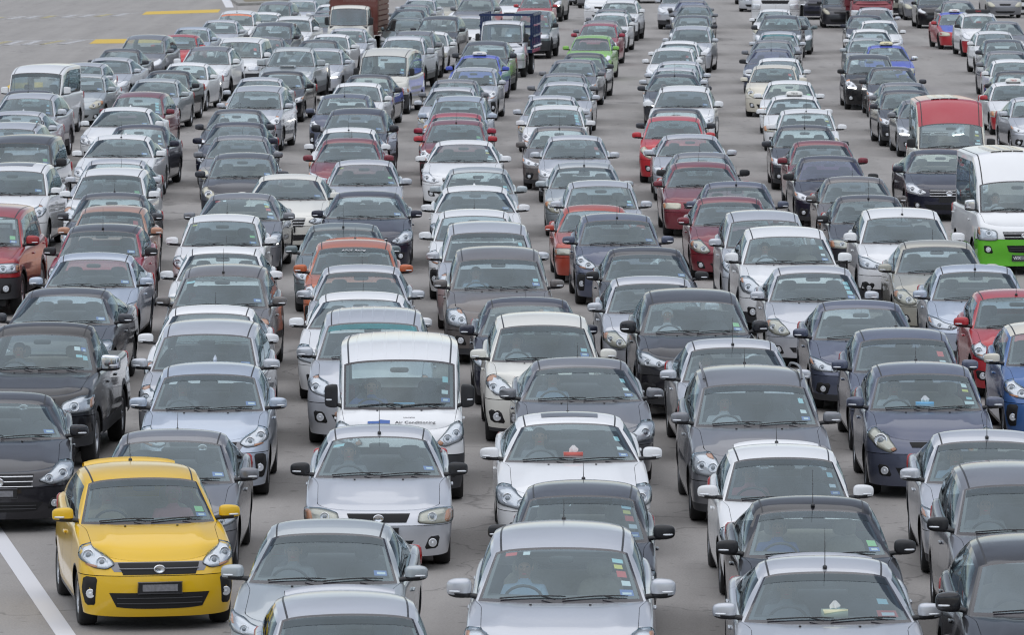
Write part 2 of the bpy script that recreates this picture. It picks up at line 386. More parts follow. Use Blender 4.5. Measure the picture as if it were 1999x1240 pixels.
# A part spec is (name, mesh, location, rotation z, parent index or None, level); level 0 is built on every car, 1 on mid and near ones, 2 on near ones.
def build_type(key, kw):
    B = Body(**kw); L = B.L; parts = []
    def put(name, mesh, lod=0, parent=None, loc=(0, 0, 0), rz=0., sc=None): parts.append((name, mesh, loc, rz, parent, lod, sc)); return len(parts) - 1
    # stations round the body
    ss = sorted(set([round(x, 4) for x in frange(0, 1, 15)]))
    ds = set(frange(B.D, L - B.Dr, 22))
    for w in B.wd:
        for i in range(13):
            d = w - B.Ra * math.cos(math.pi * i / 12)
            if B.D < d < L - B.Dr: ds.add(d)
    dB = B.dA + (B.dT - B.dA) * (B.pB + .02); dF = B.dA - .02; dE = B.dA + (B.dT - B.dA) * min(B.pC + .05, .97)
    cuts = [c for c in (dF, dB, dE) if B.D + .05 < c < L - B.Dr - .05] if B.wb else [c for c in (dF,) if c < L - B.Dr - .05]
    ds = [d for d in ds if all(abs(d - c) > .012 for c in cuts)]
    for c in cuts: ds += [c - .0035, c + .0035]
    U = ss + [B.u_of_d(d) for d in sorted(ds) if d > B.D + .004 and d < L - B.Dr - .004] + frange(2, 3, 9)
    Vv = [0, .06, .13, .22, .32, .42, .494, .506, .57, .64, .72, .8, .85, .9, .95, 1.0]
    G = [[B.S(u, v) for v in Vv] for u in U]
    def region(i, j):
        u0, u1 = U[i], U[i + 1]; um = (u0 + u1) / 2; v1 = Vv[j + 1]
        d = B.geo(um)[1]
        if um < 1.35 and d < B.fo - B.Ra * .8 and v1 <= B.lipv: return 'lip'
        if 1 <= um <= 2 and v1 <= B.clad and d > B.fo - B.Ra and not (B.cladmat == 'PAINT2' and B.S(um, v1)[2] > .56): return 'clad'
        if u1 <= 2.0 and u0 >= 1.0 and (u1 - u0) * (L - B.Dr - B.D) < .0075 and any(abs(d - c) < .005 for c in cuts) and Vv[j] > .05: return None
        if um < 2 and d < B.fo - B.Ra * .8 and um < 1.35:
            if Vv[j] == .494: return None
            if v1 <= .5: return 'bumper'
        if um > 2 and v1 <= .72: return 'rear'
        if um >= 1 and um <= 2 and Vv[j] >= .06:
            if len(cuts) > 1 and cuts[0] < d < cuts[1]: return 'door1'
            if len(cuts) > 2 and cuts[1] < d < cuts[2]: return 'door2'
        return 'quarter' if cuts and d > cuts[0] else 'body'
    reg = [[region(i, j) for j in range(len(Vv) - 1)] for i in range(len(U) - 1)]
    GM = [[(-x, y, z) for x, y, z in row] for row in G]
    def strip(want, sides=(1, -1)):
        mb = MB()
        for sg in sides:
            mb.grid(G if sg > 0 else GM, 0, keep=lambda i, j: reg[i][j] == want)
        used = sorted(set(k for f in mb.F for k in f)); mp = {k: i for i, k in enumerate(used)}
        mb.V = [mb.V[k] for k in used]; mb.F = [tuple(mp[k] for k in f) for f in mb.F]
        return mb
    P1 = 'PAINT'
    put('body', strip('body').mesh(key + '_body', [P1]))
    put('rear_quarter', strip('quarter').mesh(key + '_quarter', [P1]))
    put('front_bumper', strip('bumper').mesh(key + '_bumper', ['PAINT2' if B.bump == 'PAINT' else B.bump]))
    put('side_sill', strip('clad').mesh(key + '_sill', [B.cladmat]))
    if B.lipv: put('bumper_lip', strip('lip').mesh(key + '_lip', ['plastic']))
    put('rear_bumper', strip('rear').mesh(key + '_rear', [P1]))
    if len(cuts) > 1:
        for sg in (1, -1):
            for nm in ('door1', 'door2'):
                mb = strip(nm, (sg,))
                if not mb.F: continue
                di = put('door', mb.mesh(key + '_door', [P1]))
                dd = (cuts[1] if nm == 'door1' else cuts[2]) - .17; x, y, z = B.S(B.u_of_d(dd), .70)
                put('handle', MB().sup((sg * (x + .012), y, z), (.016, .09, .016), .5, 10, 6).mesh('handle', [P1]), 2, di)
    # bonnet
    uc = .60; uA = B.u_of_d(B.dA); n = 16; m = 14; top = lambda u: B.S(u, 1)
    def uu(t): return uc + (uA - uc) * t
    # even spacing along the side
    side = [top(uu(t)) for t in frange(0, 1, 80)]; acc = [0]
    for a, b in zip(side, side[1:]): acc.append(acc[-1] + math.dist(a, b))
    sd = []
    for t in frange(0, 1, m):
        k = next(i for i in range(len(acc)) if acc[i] >= t * acc[-1] - 1e-9); sd.append(side[k])
    front = [((1 if b >= 0 else -1) * top(uc * abs(b))[0], *top(uc * abs(b))[1:]) for b in frange(-1, 1, n)]
    cw = [B.cowl(b) for b in frange(-1, 1, n)]
    P = coons(front, cw, mirx(sd), sd)
    for i, row in enumerate(P):
        a = i / m
        for j, p in enumerate(row):
            b = 2 * j / n - 1; ab = abs(b)
            z = p[2] + (.035 * math.sin(math.pi * min(1, a * 1.0)) * (1 - ab ** 2.4)) + .020 * math.exp(-((ab - .64) / .11) ** 2) * math.sin(math.pi * a) ** .7
            row[j] = (p[0] * .993, p[1] + (.006 if i == 0 else (-.006 if i == m else 0)), z)
    hood = put('bonnet', MB().grid(P).mesh(key + '_bonnet', ['PAINT4']))
    # dark channel under the bonnet edge
    put('engine_bay', MB().grid([[(p[0] * .985, p[1], p[2] - .05) for p in row[::4]] for row in P[::3]]).mesh(key + '_bay', ['under']), 1)
    if B.H > 1.35:
        for sx in (-.28, .28): put('washer_jet', MB().sup((sx, P[m - 2][8][1], P[m - 2][8][2] + .003), (.014, .014, .008), .8, 8, 4).mesh('washer_jet', ['trim']), 2, hood)
    # windscreen
    sb, st = .935, (.055, .955); bs = frange(-sb, sb, 20); ts = frange(st[0], st[1], 12)
    ws = put('windscreen', MB().grid([[B.screen(b, t) for b in bs] for t in ts]).mesh(key + '_screen', ['GLASS']))
    sh = MB().grid([[B.screen(b, t, .0022) for b in frange(-.925, .925, 16)] for t in frange(.80, .95, 3)]).mesh(key + '_shade', ['SHADE'])
    parts.append(('shade_band', sh, (0, 0, 0), 0, ws, 'shade', None))
    mb = MB()
    fr = [-.965, -sb, -.905]; 
    mb.grid([[B.screen(b, t) for b in frange(-.97, -sb, 2)] for t in frange(0, 1, 12)]); mb.grid([[B.screen(b, t) for b in frange(sb, .97, 2)] for t in frange(0, 1, 12)])
    mb.grid([[B.screen(b, t) for b in bs] for t in frange(0, st[0], 2)]); mb.grid([[B.screen(b, t) for b in bs] for t in frange(st[1], 1, 1)])
    # printed border just inside the glass edge
    for lo, hi in ((-sb, -.885), (.885, sb)): mb.grid([[B.screen(b, t, -.004) for b in frange(lo, hi, 2)] for t in frange(st[0], st[1], 12)])
    mb.grid([[B.screen(b, t, -.004) for b in frange(-.885, .885, 16)] for t in frange(st[0], .115, 2)])
    put('windscreen_surround', mb.mesh(key + '_surround', ['frit']))
    for lo, hi in ((-1, -.97), (.97, 1)):
        put('pillar', MB().grid([[B.screen(b, t) for b in frange(lo, hi, 2)] for t in frange(0, 1, 12)]).mesh(key + '_pillar', [P1]), 0)
    # roof with dark drip channels
    aa = frange(0, 1, 22); mb = MB()
    bb = frange(-1, -.905, 3) + frange(-.875, .875, 18) + frange(.905, 1, 3)
    mb.grid([[B.roof(a, b) for b in bb] for a in aa], lambda i, j: 1 if abs(bb[j] + bb[j + 1]) / 2 > .876 and abs(bb[j] + bb[j + 1]) / 2 < .904 else 0)
    rf = put('roof', mb.mesh(key + '_roof', ['PAINT3', 'trim']))
    # side frames and windows
    ps = [0, .045, B.pB, B.pB + .035, B.pC, 1.0] if B.wb and B.pC > B.pB + .1 else [0, .045, B.pC, B.pC + .01, B.pC + .02, 1.0]
    pp = [0, .02, .045] + frange(.045, ps[2], 6)[1:] + [ps[3]] + frange(ps[3], ps[4], 6)[1:] + frange(ps[4], 1, 4)[1:]
    qq = [0, .02, .06] + frange(.06, .90, 6)[1:] + [.95, 1.0]
    for sg in (1, -1):
        Gs = [[(lambda t: (sg * t[0], t[1], t[2]))(B.side(p, q)) for q in qq] for p in pp]
        def cell(i, j):
            pm, qm = (pp[i] + pp[i + 1]) / 2, (qq[j] + qq[j + 1]) / 2
            if .06 < qm < .90:
                if ps[1] < pm < ps[2]: return 'w1'
                if ps[2] < pm < ps[3]: return 'b'
                if ps[3] < pm < ps[4]: return 'w2'
            if qm < .06 and pm < ps[4]: return 'b'
            return 'f'
        cm = {(i, j): cell(i, j) for i in range(len(pp) - 1) for j in range(len(qq) - 1)}
        put('window_frame', MB().grid(Gs, lambda i, j: 1 if cm[i, j] == 'b' else 0, keep=lambda i, j: cm[i, j] in 'fb').mesh(key + '_frame', [P1, 'trim']))
        for wn_ in ('w1', 'w2'):
            mb = MB().grid(Gs, 0, keep=lambda i, j: cm[i, j] == wn_)
            if mb.F: put('side_window', mb.mesh(key + '_swin', ['glass_side']))
    # rear window and boot lid
    put('rear_window', MB().grid([[B.back(b, t) for b in frange(-.9, .9, 10)] for t in frange(.1, .9, 6)]).mesh(key + '_rwin', ['glass_rear']))
    bb2 = [-1, -.9] + frange(-.9, .9, 10)[1:] + [1]; tt2 = [0, .1] + frange(.1, .9, 6)[1:] + [1]
    put('rear_frame', MB().grid([[B.back(b, t) for b in bb2] for t in tt2], 0, keep=lambda i, j: not (.1 < (tt2[i] + tt2[i + 1]) / 2 < .9 and abs(bb2[j] + bb2[j + 1]) / 2 < .9)).mesh(key + '_rframe', [P1]))
    uT = B.u_of_d(B.dT); ue = 2.4; n2 = 12; m2 = 8
    sd = [top(uT + (ue - uT) * t) for t in frange(0, 1, m2)]
    rear = [((1 if b >= 0 else -1) * top(3 - (3 - ue) * abs(b))[0], *top(3 - (3 - ue) * abs(b))[1:]) for b in frange(-1, 1, n2)]
    P = coons([B.tail(b) for b in frange(-1, 1, n2)], rear, mirx(sd), sd)
    put('boot_lid', MB().grid(P).mesh(key + '_boot', ['trim' if key == 'P1' else P1]))
    # lamps
    for sg in (1, -1):
        hp = B.hl; mbh = B.patch(hp, .005, .004, sg)
        hi = put('headlight', mbh.mesh(key + '_lamp', [B.lampmat, 'trim']))
        for q, z, r in B.bulbs:
            c = Vector(B.Q(sg * q, B.zh + z, .006)); o = Vector((sg * .35 * q, -1, .25)).normalized(); ux = o.cross(Vector((0, 0, 1))).normalized(); uz = ux.cross(o)
            mb = MB(); n = 16
            mb.grid([[c + o * h + (ux * math.cos(6.28319 * j / n) + uz * math.sin(6.28319 * j / n)) * (rr * r) for j in range(n)] for rr, h in ((1, .0), (1.0, .012), (.86, .014), (.8, .004))], 0, wrap=True)
            mb.grid([[c + o * h + (ux * math.cos(6.28319 * j / n) + uz * math.sin(6.28319 * j / n)) * (rr * r) for j in range(n)] for rr, h in ((.8, .004), (.55, -.004), (.46, .0))], 2, wrap=True)
            mb.grid([[c + o * h + (ux * math.cos(6.28319 * j / n) + uz * math.sin(6.28319 * j / n)) * (rr * r) for j in range(n)] for rr, h in ((.46, .0), (.42, .014), (.25, .022), (.02, .025))], 1, wrap=True)
            put('bulb', mb.mesh(key + '_bulb', ['chrome', 'projector', 'reflector']), 1, hi)
        if B.amber: put('indicator', B.patch(B.amber, .008, .003, sg, rings=2).mesh(key + '_amber', ['amber', 'amber']), 1, hi)
        put('lens', B.patch(hp, .016, .02, sg, rings=4).mesh(key + '_lens', ['glass_lens', 'trim']), 2, hi)
        # fog lamp in its pocket
        if B.fog:
            q, z, r = B.fog; put('bumper_vent', B.patch(B.vent or [(q - r * 2.1, z - r * 1.5), (q + r * 1.6, z - r * 1.3), (q + r * 1.9, z + r * 1.6), (q - r * 1.0, z + r * 1.4)], .004, 0, sg, 1, 2).mesh(key + '_vent', ['mesh_black', 'trim']), 1)
            c = Vector(B.Q(sg * q, B.zh + z, .004)); o = Vector((sg * .3, -1, .05)).normalized(); ux = o.cross(Vector((0, 0, 1))).normalized(); uz = ux.cross(o); n = 14; mb = MB()
            mb.grid([[c + o * h + (ux * math.cos(6.28319 * j / n) + uz * math.sin(6.28319 * j / n)) * (rr * r) for j in range(n)] for rr, h in ((1, 0), (1, .012), (.8, .014), (.5, .008), (.02, .02))], 0, wrap=True)
            put('fog_lamp', mb.mesh(key + '_fog', ['reflector']), 1)
        x, y, z = B.S(2.35, .74)
        put('tail_light', MB().sup((sg * x, y, z), (.10, .06, .12), .5, 10, 6).mesh(key + '_tail', ['tail']), 1)
    # grille, intake, plate
    def band(q0, z0, z1, off, mats, taper=.0, sm=1):
        k = 20; up = [(q, z1) for q in frange(-q0, q0, k)]; lo = [(q, z0 + taper * (abs(q) / q0) ** 3) for q in frange(q0 * (1 - 0.12), -q0 * (1 - 0.12), k)]
        P = up + lo; rows = [[B.Q(q, B.zh + z, -.012) for q, z in P], [B.Q(q, B.zh + z, off) for q, z in P]]
        mb = MB().grid(rows, 1, wrap=True)
        mb.grid([[B.Q(a[0] + (b[0] - a[0]) * t, B.zh + a[1] + (b[1] - a[1]) * t, off) for a, b in zip(up, lo[::-1])] for t in frange(0, 1, 6)], 0); return mb.mesh(key + '_band', mats)
    def bar(q0, z, h, off): 
        qs = frange(-q0, q0, 12); row = lambda zz, o: [B.Q(q, B.zh + zz, o) for q in qs]
        return MB().grid([row(z - h, -.004), row(z - h, off), row(z + h, off), row(z + h, -.004)])
    if B.grille:
        q0, z0, z1 = B.grille
        if B.gframe: put('grille_frame', band(*B.gframe, .003, ['satin', 'satin']), 1)
        gi = put('grille', band(q0, z0, z1, .005, ['mesh_black', 'mesh_black']))
        for k in range(B.bars):
            zz = z1 - (z1 - z0) * (k + .5) / B.bars; put('bar', bar(q0 * .96, zz, .0045, .014).mesh(key + '_bar', [B.barmat]), 1, gi)
        if B.emblem:
            y = B.Q(0, B.zh + (z0 + z1) / 2, .012)[1]; r = B.emblem; c = (0, y - .012, B.zh + (z0 + z1) / 2)
            put('emblem', MB().grid([[(c[0] + math.cos(.3927 * j) * r * f * 1.25, c[1] - h, c[2] + math.sin(.3927 * j) * r * f * .92) for j in range(16)] for f, h in ((1, -.02), (1, .006), (.82, .01), (.7, .005), (.01, .008))], wrap=True).mesh(key + '_emblem', ['chrome']), 1, gi)
    if B.intake:
        q0, z0, z1 = B.intake; ii = put('air_intake', band(q0, z0, z1, .004, ['mesh_black', 'mesh_black'], .03))
        for k in range(2): put('slat', bar(q0 * .86, z0 + (z1 - z0) * (k + 1) / 3, .006, .010).mesh(key + '_slat', ['plastic']), 2, ii)
    zz = B.zh + B.plz; y = B.Q(0, zz, .01)[1] - .006
    pi_ = put('number_plate', MB().box((0, y, zz), (.23, .007, .058)).mesh(key + '_plate', ['plate'], False), 1)
    put('plate_rim', MB().tube([(-.235, y - .004, zz - .06), (.235, y - .004, zz - .06), (.235, y - .004, zz + .06), (-.235, y - .004, zz + .06), (-.235, y - .004, zz - .06)], .006, 5).mesh(key + '_prim', ['satin']), 2, pi_)
    mb = MB(); rnd = random.Random(3)
    mb.box((0, y - .009, zz), (.185, .002, .036))
    put('plate_marks', mb.mesh(key + '_pmk', ['plate_mark'], False), 2, pi_)
    # mirrors
    hx, hy, hz = B.mirror; p0 = B.side(.05, .05)
    for sg in (1, -1):
        mb = MB(); cx = p0[0] + hx + .045; cy = p0[1] - .01; cz = p0[2] + hz * .85
        f = lambda x, y, z: (x, y * (1 - .25 * max(0, sg * x / hx)) + abs(x) * .18, z * (1 - .16 * max(0, sg * x / hx)))
        o = len(mb.F); mb.sup((sg * cx, cy, cz), (hx, hy, hz), .55 if hz < .1 else .3, 18, 12, 0, f)
        for k in range(o, len(mb.F)):
            zc = sum(mb.V[i][2] for i in mb.F[k]) / len(mb.F[k]); yc = sum(mb.V[i][1] for i in mb.F[k]) / len(mb.F[k])
            if zc < cz - hz * .55 or yc > cy + hy * .6: mb.M[k] = 1
        mb.tube([(sg * (p0[0] - .02), p0[1] + .02, p0[2] - .01), (sg * (p0[0] + .05), cy + .005, cz - hz * .75), (sg * (cx - hx * .3), cy, cz - hz * .8)], [.03, .024, .02], 8, 1)
        mi = put('mirror', mb.mesh(key + '_mirror', ['MIRROR', 'trim']))
        put('indicator', MB().sup((sg * (cx + hx * .35), cy - hy * .70, cz - hz * .30), (hx * .5, .02, .011), .6, 10, 6, f=lambda x, y, z: (x, y + max(0, sg * x) * .4, z)).mesh(key + '_mind', ['reflector']), 2, mi)
    # wipers lie on the foot of the glass
    for a, b in ((-.72, .06), (.02, .80)):
        k = 8; mb = MB().tube([B.screen(a + (b - a) * t, .045 + .05 * math.sin(t * 2.2), .016) for t in frange(0, 1, k)], [.0075] * k + [.005], 6)
        mb.tube([B.screen(b - .12, .02, .03), B.screen((a + b) / 2 + .1, .075, .03)], .007, 6); put('wiper', mb.mesh(key + '_wiper', ['trim']), 1)
    # running gear
    ty, rm = wheel_meshes(B.R, .20, 0)
    for w in B.wd:
        for sg in (1, -1):
            wi = put('wheel', ty, 0, None, (sg * (B.W / 2 - .125), w - L / 2, B.R), 0 if sg > 0 else math.pi)
            put('rim', rm, 1, wi)
    hw = B.W / 2 - .24
    mb = MB().box((0, 0, .33), (hw, L / 2 - .18, .13)); put('underbody', mb.mesh(key + '_under', ['under'], False))
    # cabin
    yA = B.dA - L / 2; yT = B.dT - L / 2; zb = B.zA - .02; hx2 = B.W / 2 - .13
    mb = MB(); V = [(-hx2, yA - .1, .42), (hx2, yA - .1, .42), (hx2, yT, .42), (-hx2, yT, .42), (-hx2, yA - .1, zb), (hx2, yA - .1, zb), (hx2, yT, zb), (-hx2, yT, zb)]
    mb.add(V, [(0, 1, 2, 3), (0, 1, 5, 4), (1, 2, 6, 5), (2, 3, 7, 6), (3, 0, 4, 7)]); put('cabin_lining', mb.mesh(key + '_lining', ['cabin'], False))
    P = [[(lambda c, k: (c[0] * .93, c[1] + .06 + .50 * k, c[2] - .01 + .035 * math.sin(k * 3)))(B.cowl(b), k) for b in frange(-1, 1, 10)] for k in frange(0, 1, 5)]
    P.append([(p[0], p[1] + .02, p[2] - .3) for p in P[-1]]); put('dashboard', MB().grid(P).mesh(key + '_dash', ['dash']), 0)
    ys = yA + .78; zs = B.zA - .50
    for sx in (-1, 1):
        mb = MB().sup((sx * .36, ys + .16, zs + .26), (.23, .075, .33), .5, 14, 10, 0, lambda x, y, z: (x * (1 - .18 * max(0, z)), y + z * .28, z)); mb.sup((sx * .36, ys - .12, zs - .02), (.24, .27, .08), .5)
        mb.sup((sx * .36, ys + .30, zs + .68), (.125, .05, .085), .6, 12, 8); mb.tube([(sx * .36, ys + .26, zs + .52), (sx * .36, ys + .29, zs + .62)], .03, 6)
        put('seat', mb.mesh(key + '_seat', ['SEAT']), 0)
    if B.pC > B.pB + .1: put('rear_seat', MB().sup((0, min(ys + 1.05, yT - .25), zs + .22), (.60, .09, .34), .4, 16, 8, 0, lambda x, y, z: (x, y + z * .3, z)).mesh(key + '_bench', ['SEAT']), 0)
    n = 20; c = Vector((-.36, yA + .36, B.zA - .05)); o = Vector((0, .85, .5)).normalized(); ux = Vector((1, 0, 0)); uz = ux.cross(o)
    mb = MB(); P = []
    for j in range(n):
        a = 6.28319 * j / n; rd = ux * math.cos(a) + uz * math.sin(a); P.append([c + rd * (.185 + .016 * math.cos(6.28319 * k / 6)) + o * .016 * math.sin(6.28319 * k / 6) for k in range(6)])
    P.append(P[0]); mb.grid(P, wrap=True); mb.box(tuple(c), (.17, .02, .02)); mb.sup(tuple(c), (.06, .03, .05), .6, 10, 6); put('steering_wheel', mb.mesh(key + '_swheel', ['trim']), 1)
    p = B.screen(0, .86, -.07); put('rear_view_mirror', MB().sup(p, (.12, .018, .035), .5, 12, 6).mesh(key + '_rvm', ['trim']), 1)
    # fittings kept by name, put on the cars that have them
    ex = {}
    def extra(k, name, mesh, parent=None): ex.setdefault(k, []).append((name, mesh, parent))
    for k, a, h, lean in (('antenna', .90, .20, .35), ('mast', .06, .38, .12), ('whip', .5, .30, .3)):
        p = B.roof(a, 0); extra(k, 'antenna', MB().sup((p[0], p[1], p[2] + .008), (.022, .04, .02), .7, 10, 6).tube([(p[0], p[1], p[2]), (p[0], p[1] + h * lean, p[2] + h)], [.005, .002], 6).mesh(key + '_' + k, ['trim']))
    p = B.roof(.93, 0); extra('fin', 'antenna', MB().sup((p[0], p[1], p[2] + .03), (.03, .08, .055), .9, 10, 8, 0, lambda x, y, z: (x * (1 - max(0, z) * 14), y * (1 - max(0, z) * 9) + max(0, z) * .9, z)).mesh(key + '_fin', ['MIRROR']))
    for sg in (1, -1):
        pts = [B.roof(a, sg * .93) for a in frange(.12, .92, 10)]; k = len(pts) - 1
        pts = [(x, y, z + .015 + .055 * min(1, math.sin(math.pi * i / k) * 3)) for i, (x, y, z) in enumerate(pts)]
        extra('rails', 'roof_rail', MB().tube(pts, .016, 6).mesh(key + '_rail', ['satin']))
    pb = [B.roof(1.0, b) for b in frange(-.9, .9, 14)]
    rows = [[(x, y - .06, z + .004) for x, y, z in pb], [(x, y + .02, z + .045) for x, y, z in pb], [(x, y + .20, z + .012) for x, y, z in pb], [(x, y + .19, z - .02) for x, y, z in pb], [(x, y - .02, z - .01) for x, y, z in pb]]
    extra('spoiler', 'spoiler', MB().grid(rows).mesh(key + '_spoiler', ['PAINT3']))
    extra('sunroof', 'sunroof', MB().grid([[(lambda p: (p[0], p[1], p[2] + .004))(B.roof(a, b)) for b in frange(-.55, .55, 8)] for a in frange(.16, .50, 5)]).mesh(key + '_sunroof', ['sunroof']))
    for b in frange(-.72, .72, 6):
        extra('ribs', 'roof_rib', MB().grid([[(lambda p: (p[0] + dx, p[1], p[2] + dz))(B.roof(a, b)) for dx, dz in ((-.022, -.006), (-.010, .005 * min(1, (a - .02) * 8)), (.010, .005 * min(1, (a - .02) * 8)), (.022, -.006))] for a in frange(.02, .97, 14)]).mesh(key + '_rib', ['PAINT3']))
    for i in range(3):
        for j in range(5):
            b0 = -.42 + .28 * i; a0 = .26 + .12 * j
            extra('panel', 'roof_panel', MB().grid([[(lambda p: (p[0], p[1], p[2] + dz))(B.roof(min(.98, max(0, a0 + .055 * sa)), b0 + .13 * sb_)) for sb_, dz in ((-1, -.01), (-.96, .022), (.96, .022), (1, -.01))] for sa in (-1, -.94, .94, 1)]).mesh(key + '_panel', ['paint_ivory']))
    mb = MB(); c = B.cowl(0); mb.sup((0, c[1] - .42, B.zc + .0), (.27, .20, .05), .45, 14, 8); mb.box((0, c[1] - .60, B.zc + .012), (.22, .03, .018), 1); extra('scoop', 'bonnet_scoop', mb.mesh(key + '_scoop', ['PAINT4', 'trim']))
    p = B.roof(.18, 0)
    for k, mt in (('sign', 'sign_white'), ('signy', 'sign_yellow')):
        mb = MB().sup((0, p[1], p[2] + .075), (.23, .07, .06), .5, 14, 8, 0, lambda x, y, z: (x * (1 - z * 2.2), y * (1 - z * 3), z)); mb.box((0, p[1], p[2] + .012), (.2, .06, .012), 1); extra(k, 'roof_sign', mb.mesh(key + k, [mt, 'trim']))
    mb = MB().sup((0, p[1] + .08, p[2] + .085), (.50, .05, .075), .25, 14, 6); mb.box((0, p[1] + .08, p[2] + .012), (.42, .04, .014)); extra('signboard', 'roof_sign', mb.mesh(key + '_board', ['sign_dark']))
    for sg in (1, -1):
        bq = B.bulbs[0] if B.bulbs else (.8, -.1, .05); c = Vector(B.Q(sg * bq[0], B.zh + bq[1], .03))
        if sg < 0: extra('lit', 'lit_lamp', MB().sup(tuple(c), (.05, .03, .05), .9, 12, 8).mesh(key + '_lit', ['lamp_on']))
        qa = B.hl[1][0]; pts = [B.Q(sg * q, B.zh + B.hl[1][1] + .02 + .03 * t, .022) for q, t in zip(frange(qa - .1, qa + .2, 6), frange(0, 1, 6))]; extra('drl', 'running_light', MB().tube(pts, .012, 6).mesh(key + '_drl', ['led']))
    # windscreen stickers
    def stk(items):
        mb = MB()
        for s_, t_, w, h, m_ in items:
            wx = w / (B.cowl(1)[0]); th = h / .75; mb.grid([[B.screen(s_ + wx * a, t_ + th * b, -.006 + .0006 * m_) for a in (-.5, .5)] for b in (-.5, .5)], m_)
        return mb.mesh(key + '_stk', ['sticker_white', 'sticker_blue', 'sticker_cyan', 'sticker_red', 'sticker_yellow', 'sticker_green'])
    extra('st0', 'sticker', stk([(.78, .22, .13, .075, 1), (.79, .22, .085, .035, 0)]))
    extra('st1', 'sticker', stk([(.79, .20, .12, .07, 1), (.79, .21, .07, .03, 0), (.80, .33, .09, .07, 2)]))
    extra('st2', 'sticker', stk([(.80, .18, .12, .07, 1), (.80, .18, .07, .03, 0), (.80, .33, .10, .09, 2), (.79, .50, .10, .09, 2), (.79, .66, .10, .09, 2)]))
    extra('st9', 'sticker', stk([(.80, .20, .11, .06, 1), (.80, .20, .06, .028, 0), (.79, .36, .08, .06, 0), (.80, .62, .07, .09, 2)]))
    extra('st10', 'sticker', stk([(.79, .22, .13, .06, 0), (.81, .34, .08, .05, 2), (.78, .55, .09, .05, 4), (.79, .70, .08, .08, 0)]))
    extra('st11', 'sticker', stk([(.80, .17, .12, .06, 1), (.80, .17, .07, .028, 0), (.81, .40, .09, .07, 5), (-.80, .88, .10, .04, 4)]))
    extra('st3', 'sticker', stk([(.80, .17, .13, .09, 1), (.80, .16, .09, .03, 0), (.82, .35, .09, .07, 0), (.79, .52, .10, .09, 3), (.77, .66, .09, .06, 4), (.78, .78, .12, .06, 2), (-.72, .90, .13, .05, 3), (-.5, .90, .08, .05, 0)]))
    extra('st4', 'sticker', stk([(.80, .30, .10, .09, 5), (.81, .18, .12, .06, 1), (.81, .18, .07, .03, 0)]))
    extra('st5', 'sticker', stk([(-.78, .82, .16, .05, 2), (.80, .24, .12, .07, 1), (.81, .24, .07, .03, 0)]))
    extra('st6', 'sticker', stk([(.72, .62, .09, .08, 0), (.85, .62, .09, .08, 1), (.86, .60, .06, .03, 0), (.74, .42, .09, .05, 2), (.86, .38, .09, .09, 2)]))
    extra('st7', 'sticker', stk([(.72, .18, .20, .10, 3), (.73, .18, .13, .045, 0), (.72, .42, .11, .08, 2)]))
    extra('st8', 'sticker', stk([(.74, .55, .10, .12, 3), (.74, .57, .06, .05, 0), (.74, .30, .09, .09, 0)]))
    return B, parts, ex

TYPES = {}
TYPES['H1'] = dict(L=3.69, W=1.665, H=1.535, wb=2.44, fo=.74, R=.295, lip=.16, zh=.735, zf=.90, zA=1.02, zB=1.02, zT=1.12, zR=1.0, dc=.98, dA=1.24, zc=1.03, drf=1.70, zrf=1.455, xR=.605, drr=3.25, zrr=1.47, xRr=.56, dT=3.52, Dr=.3, D=.46, rh=.12,
    hl=[(.56, -.02), (.68, -.075), (.86, -.06), (.985, .03), (1.02, .16), (.98, .26), (.80, .10)], bulbs=[(.74, -.005, .062), (.905, .055, .065)], amber=[(.80, -.062), (.9, -.045), (.93, -.02), (.80, -.035)],
    grille=(.54, -.125, -.012), gframe=(.67, -.095, -.004), bars=1, barmat='satin', intake=(.66, -.485, -.315), fog=(.885, -.33, .05), vent=[(.80, -.155), (.935, -.15), (.955, -.30), (.935, -.46), (.85, -.45), (.83, -.33)], emblem=.05, plz=-.26, bl=.60)
TYPES['H2'] = dict(TYPES['H1'], hl=[(.54, -.10), (.66, -.15), (.86, -.08), (.97, .06), (.985, .16), (.90, .16), (.70, .04)], bulbs=[(.80, 0., .085)], amber=[(.55, -.10), (.62, -.13), (.66, -.10), (.6, -.07)], grille=(.36, -.075, -.014), gframe=None, vent=None, bars=0, intake=(.58, -.47, -.33), emblem=0, fog=(.75, -.37, .05), bl=.58, lampmat='reflector_old')
TYPES['H3'] = dict(TYPES['H1'], L=3.55, W=1.60, H=1.49, wb=2.38, fo=.70, zh=.70, zf=.84, zA=.98, zB=.98, zT=1.06, zc=.985, drf=1.68, zrf=1.42, xR=.57, xRr=.54, drr=3.12, dT=3.36, zrr=1.42, grille=(.36, -.10, -.02), gframe=None, vent=None, bars=2, barmat='satin',
    hl=[(.58, -.10), (.72, -.14), (.92, -.08), (1.0, .06), (1.03, .18), (.93, .20), (.74, .05)], bulbs=[(.76, -.05, .06), (.90, .02, .06)], fog=(.84, -.34, .05))
TYPES['S1'] = dict()
TYPES['S4'] = dict(L=4.40, W=1.70, n=2.9, zf=.81, hl=[(.45, -.055), (.60, -.115), (.90, -.105), (1.0, -.03), (1.14, .09), (.96, .065), (.70, -.02)], bulbs=[(.62, -.075, .042), (.82, -.055, .046)], amber=[(.93, -.02), (1.0, .0), (1.10, .075), (.99, .055)], grille=(.43, -.145, -.012), bars=1, barmat='chrome', intake=(.54, -.47, -.30), fog=(.82, -.36, .042), vent=[(.68, -.28), (.90, -.26), (.93, -.42), (.76, -.44)], bl=.545, lipv=.13)
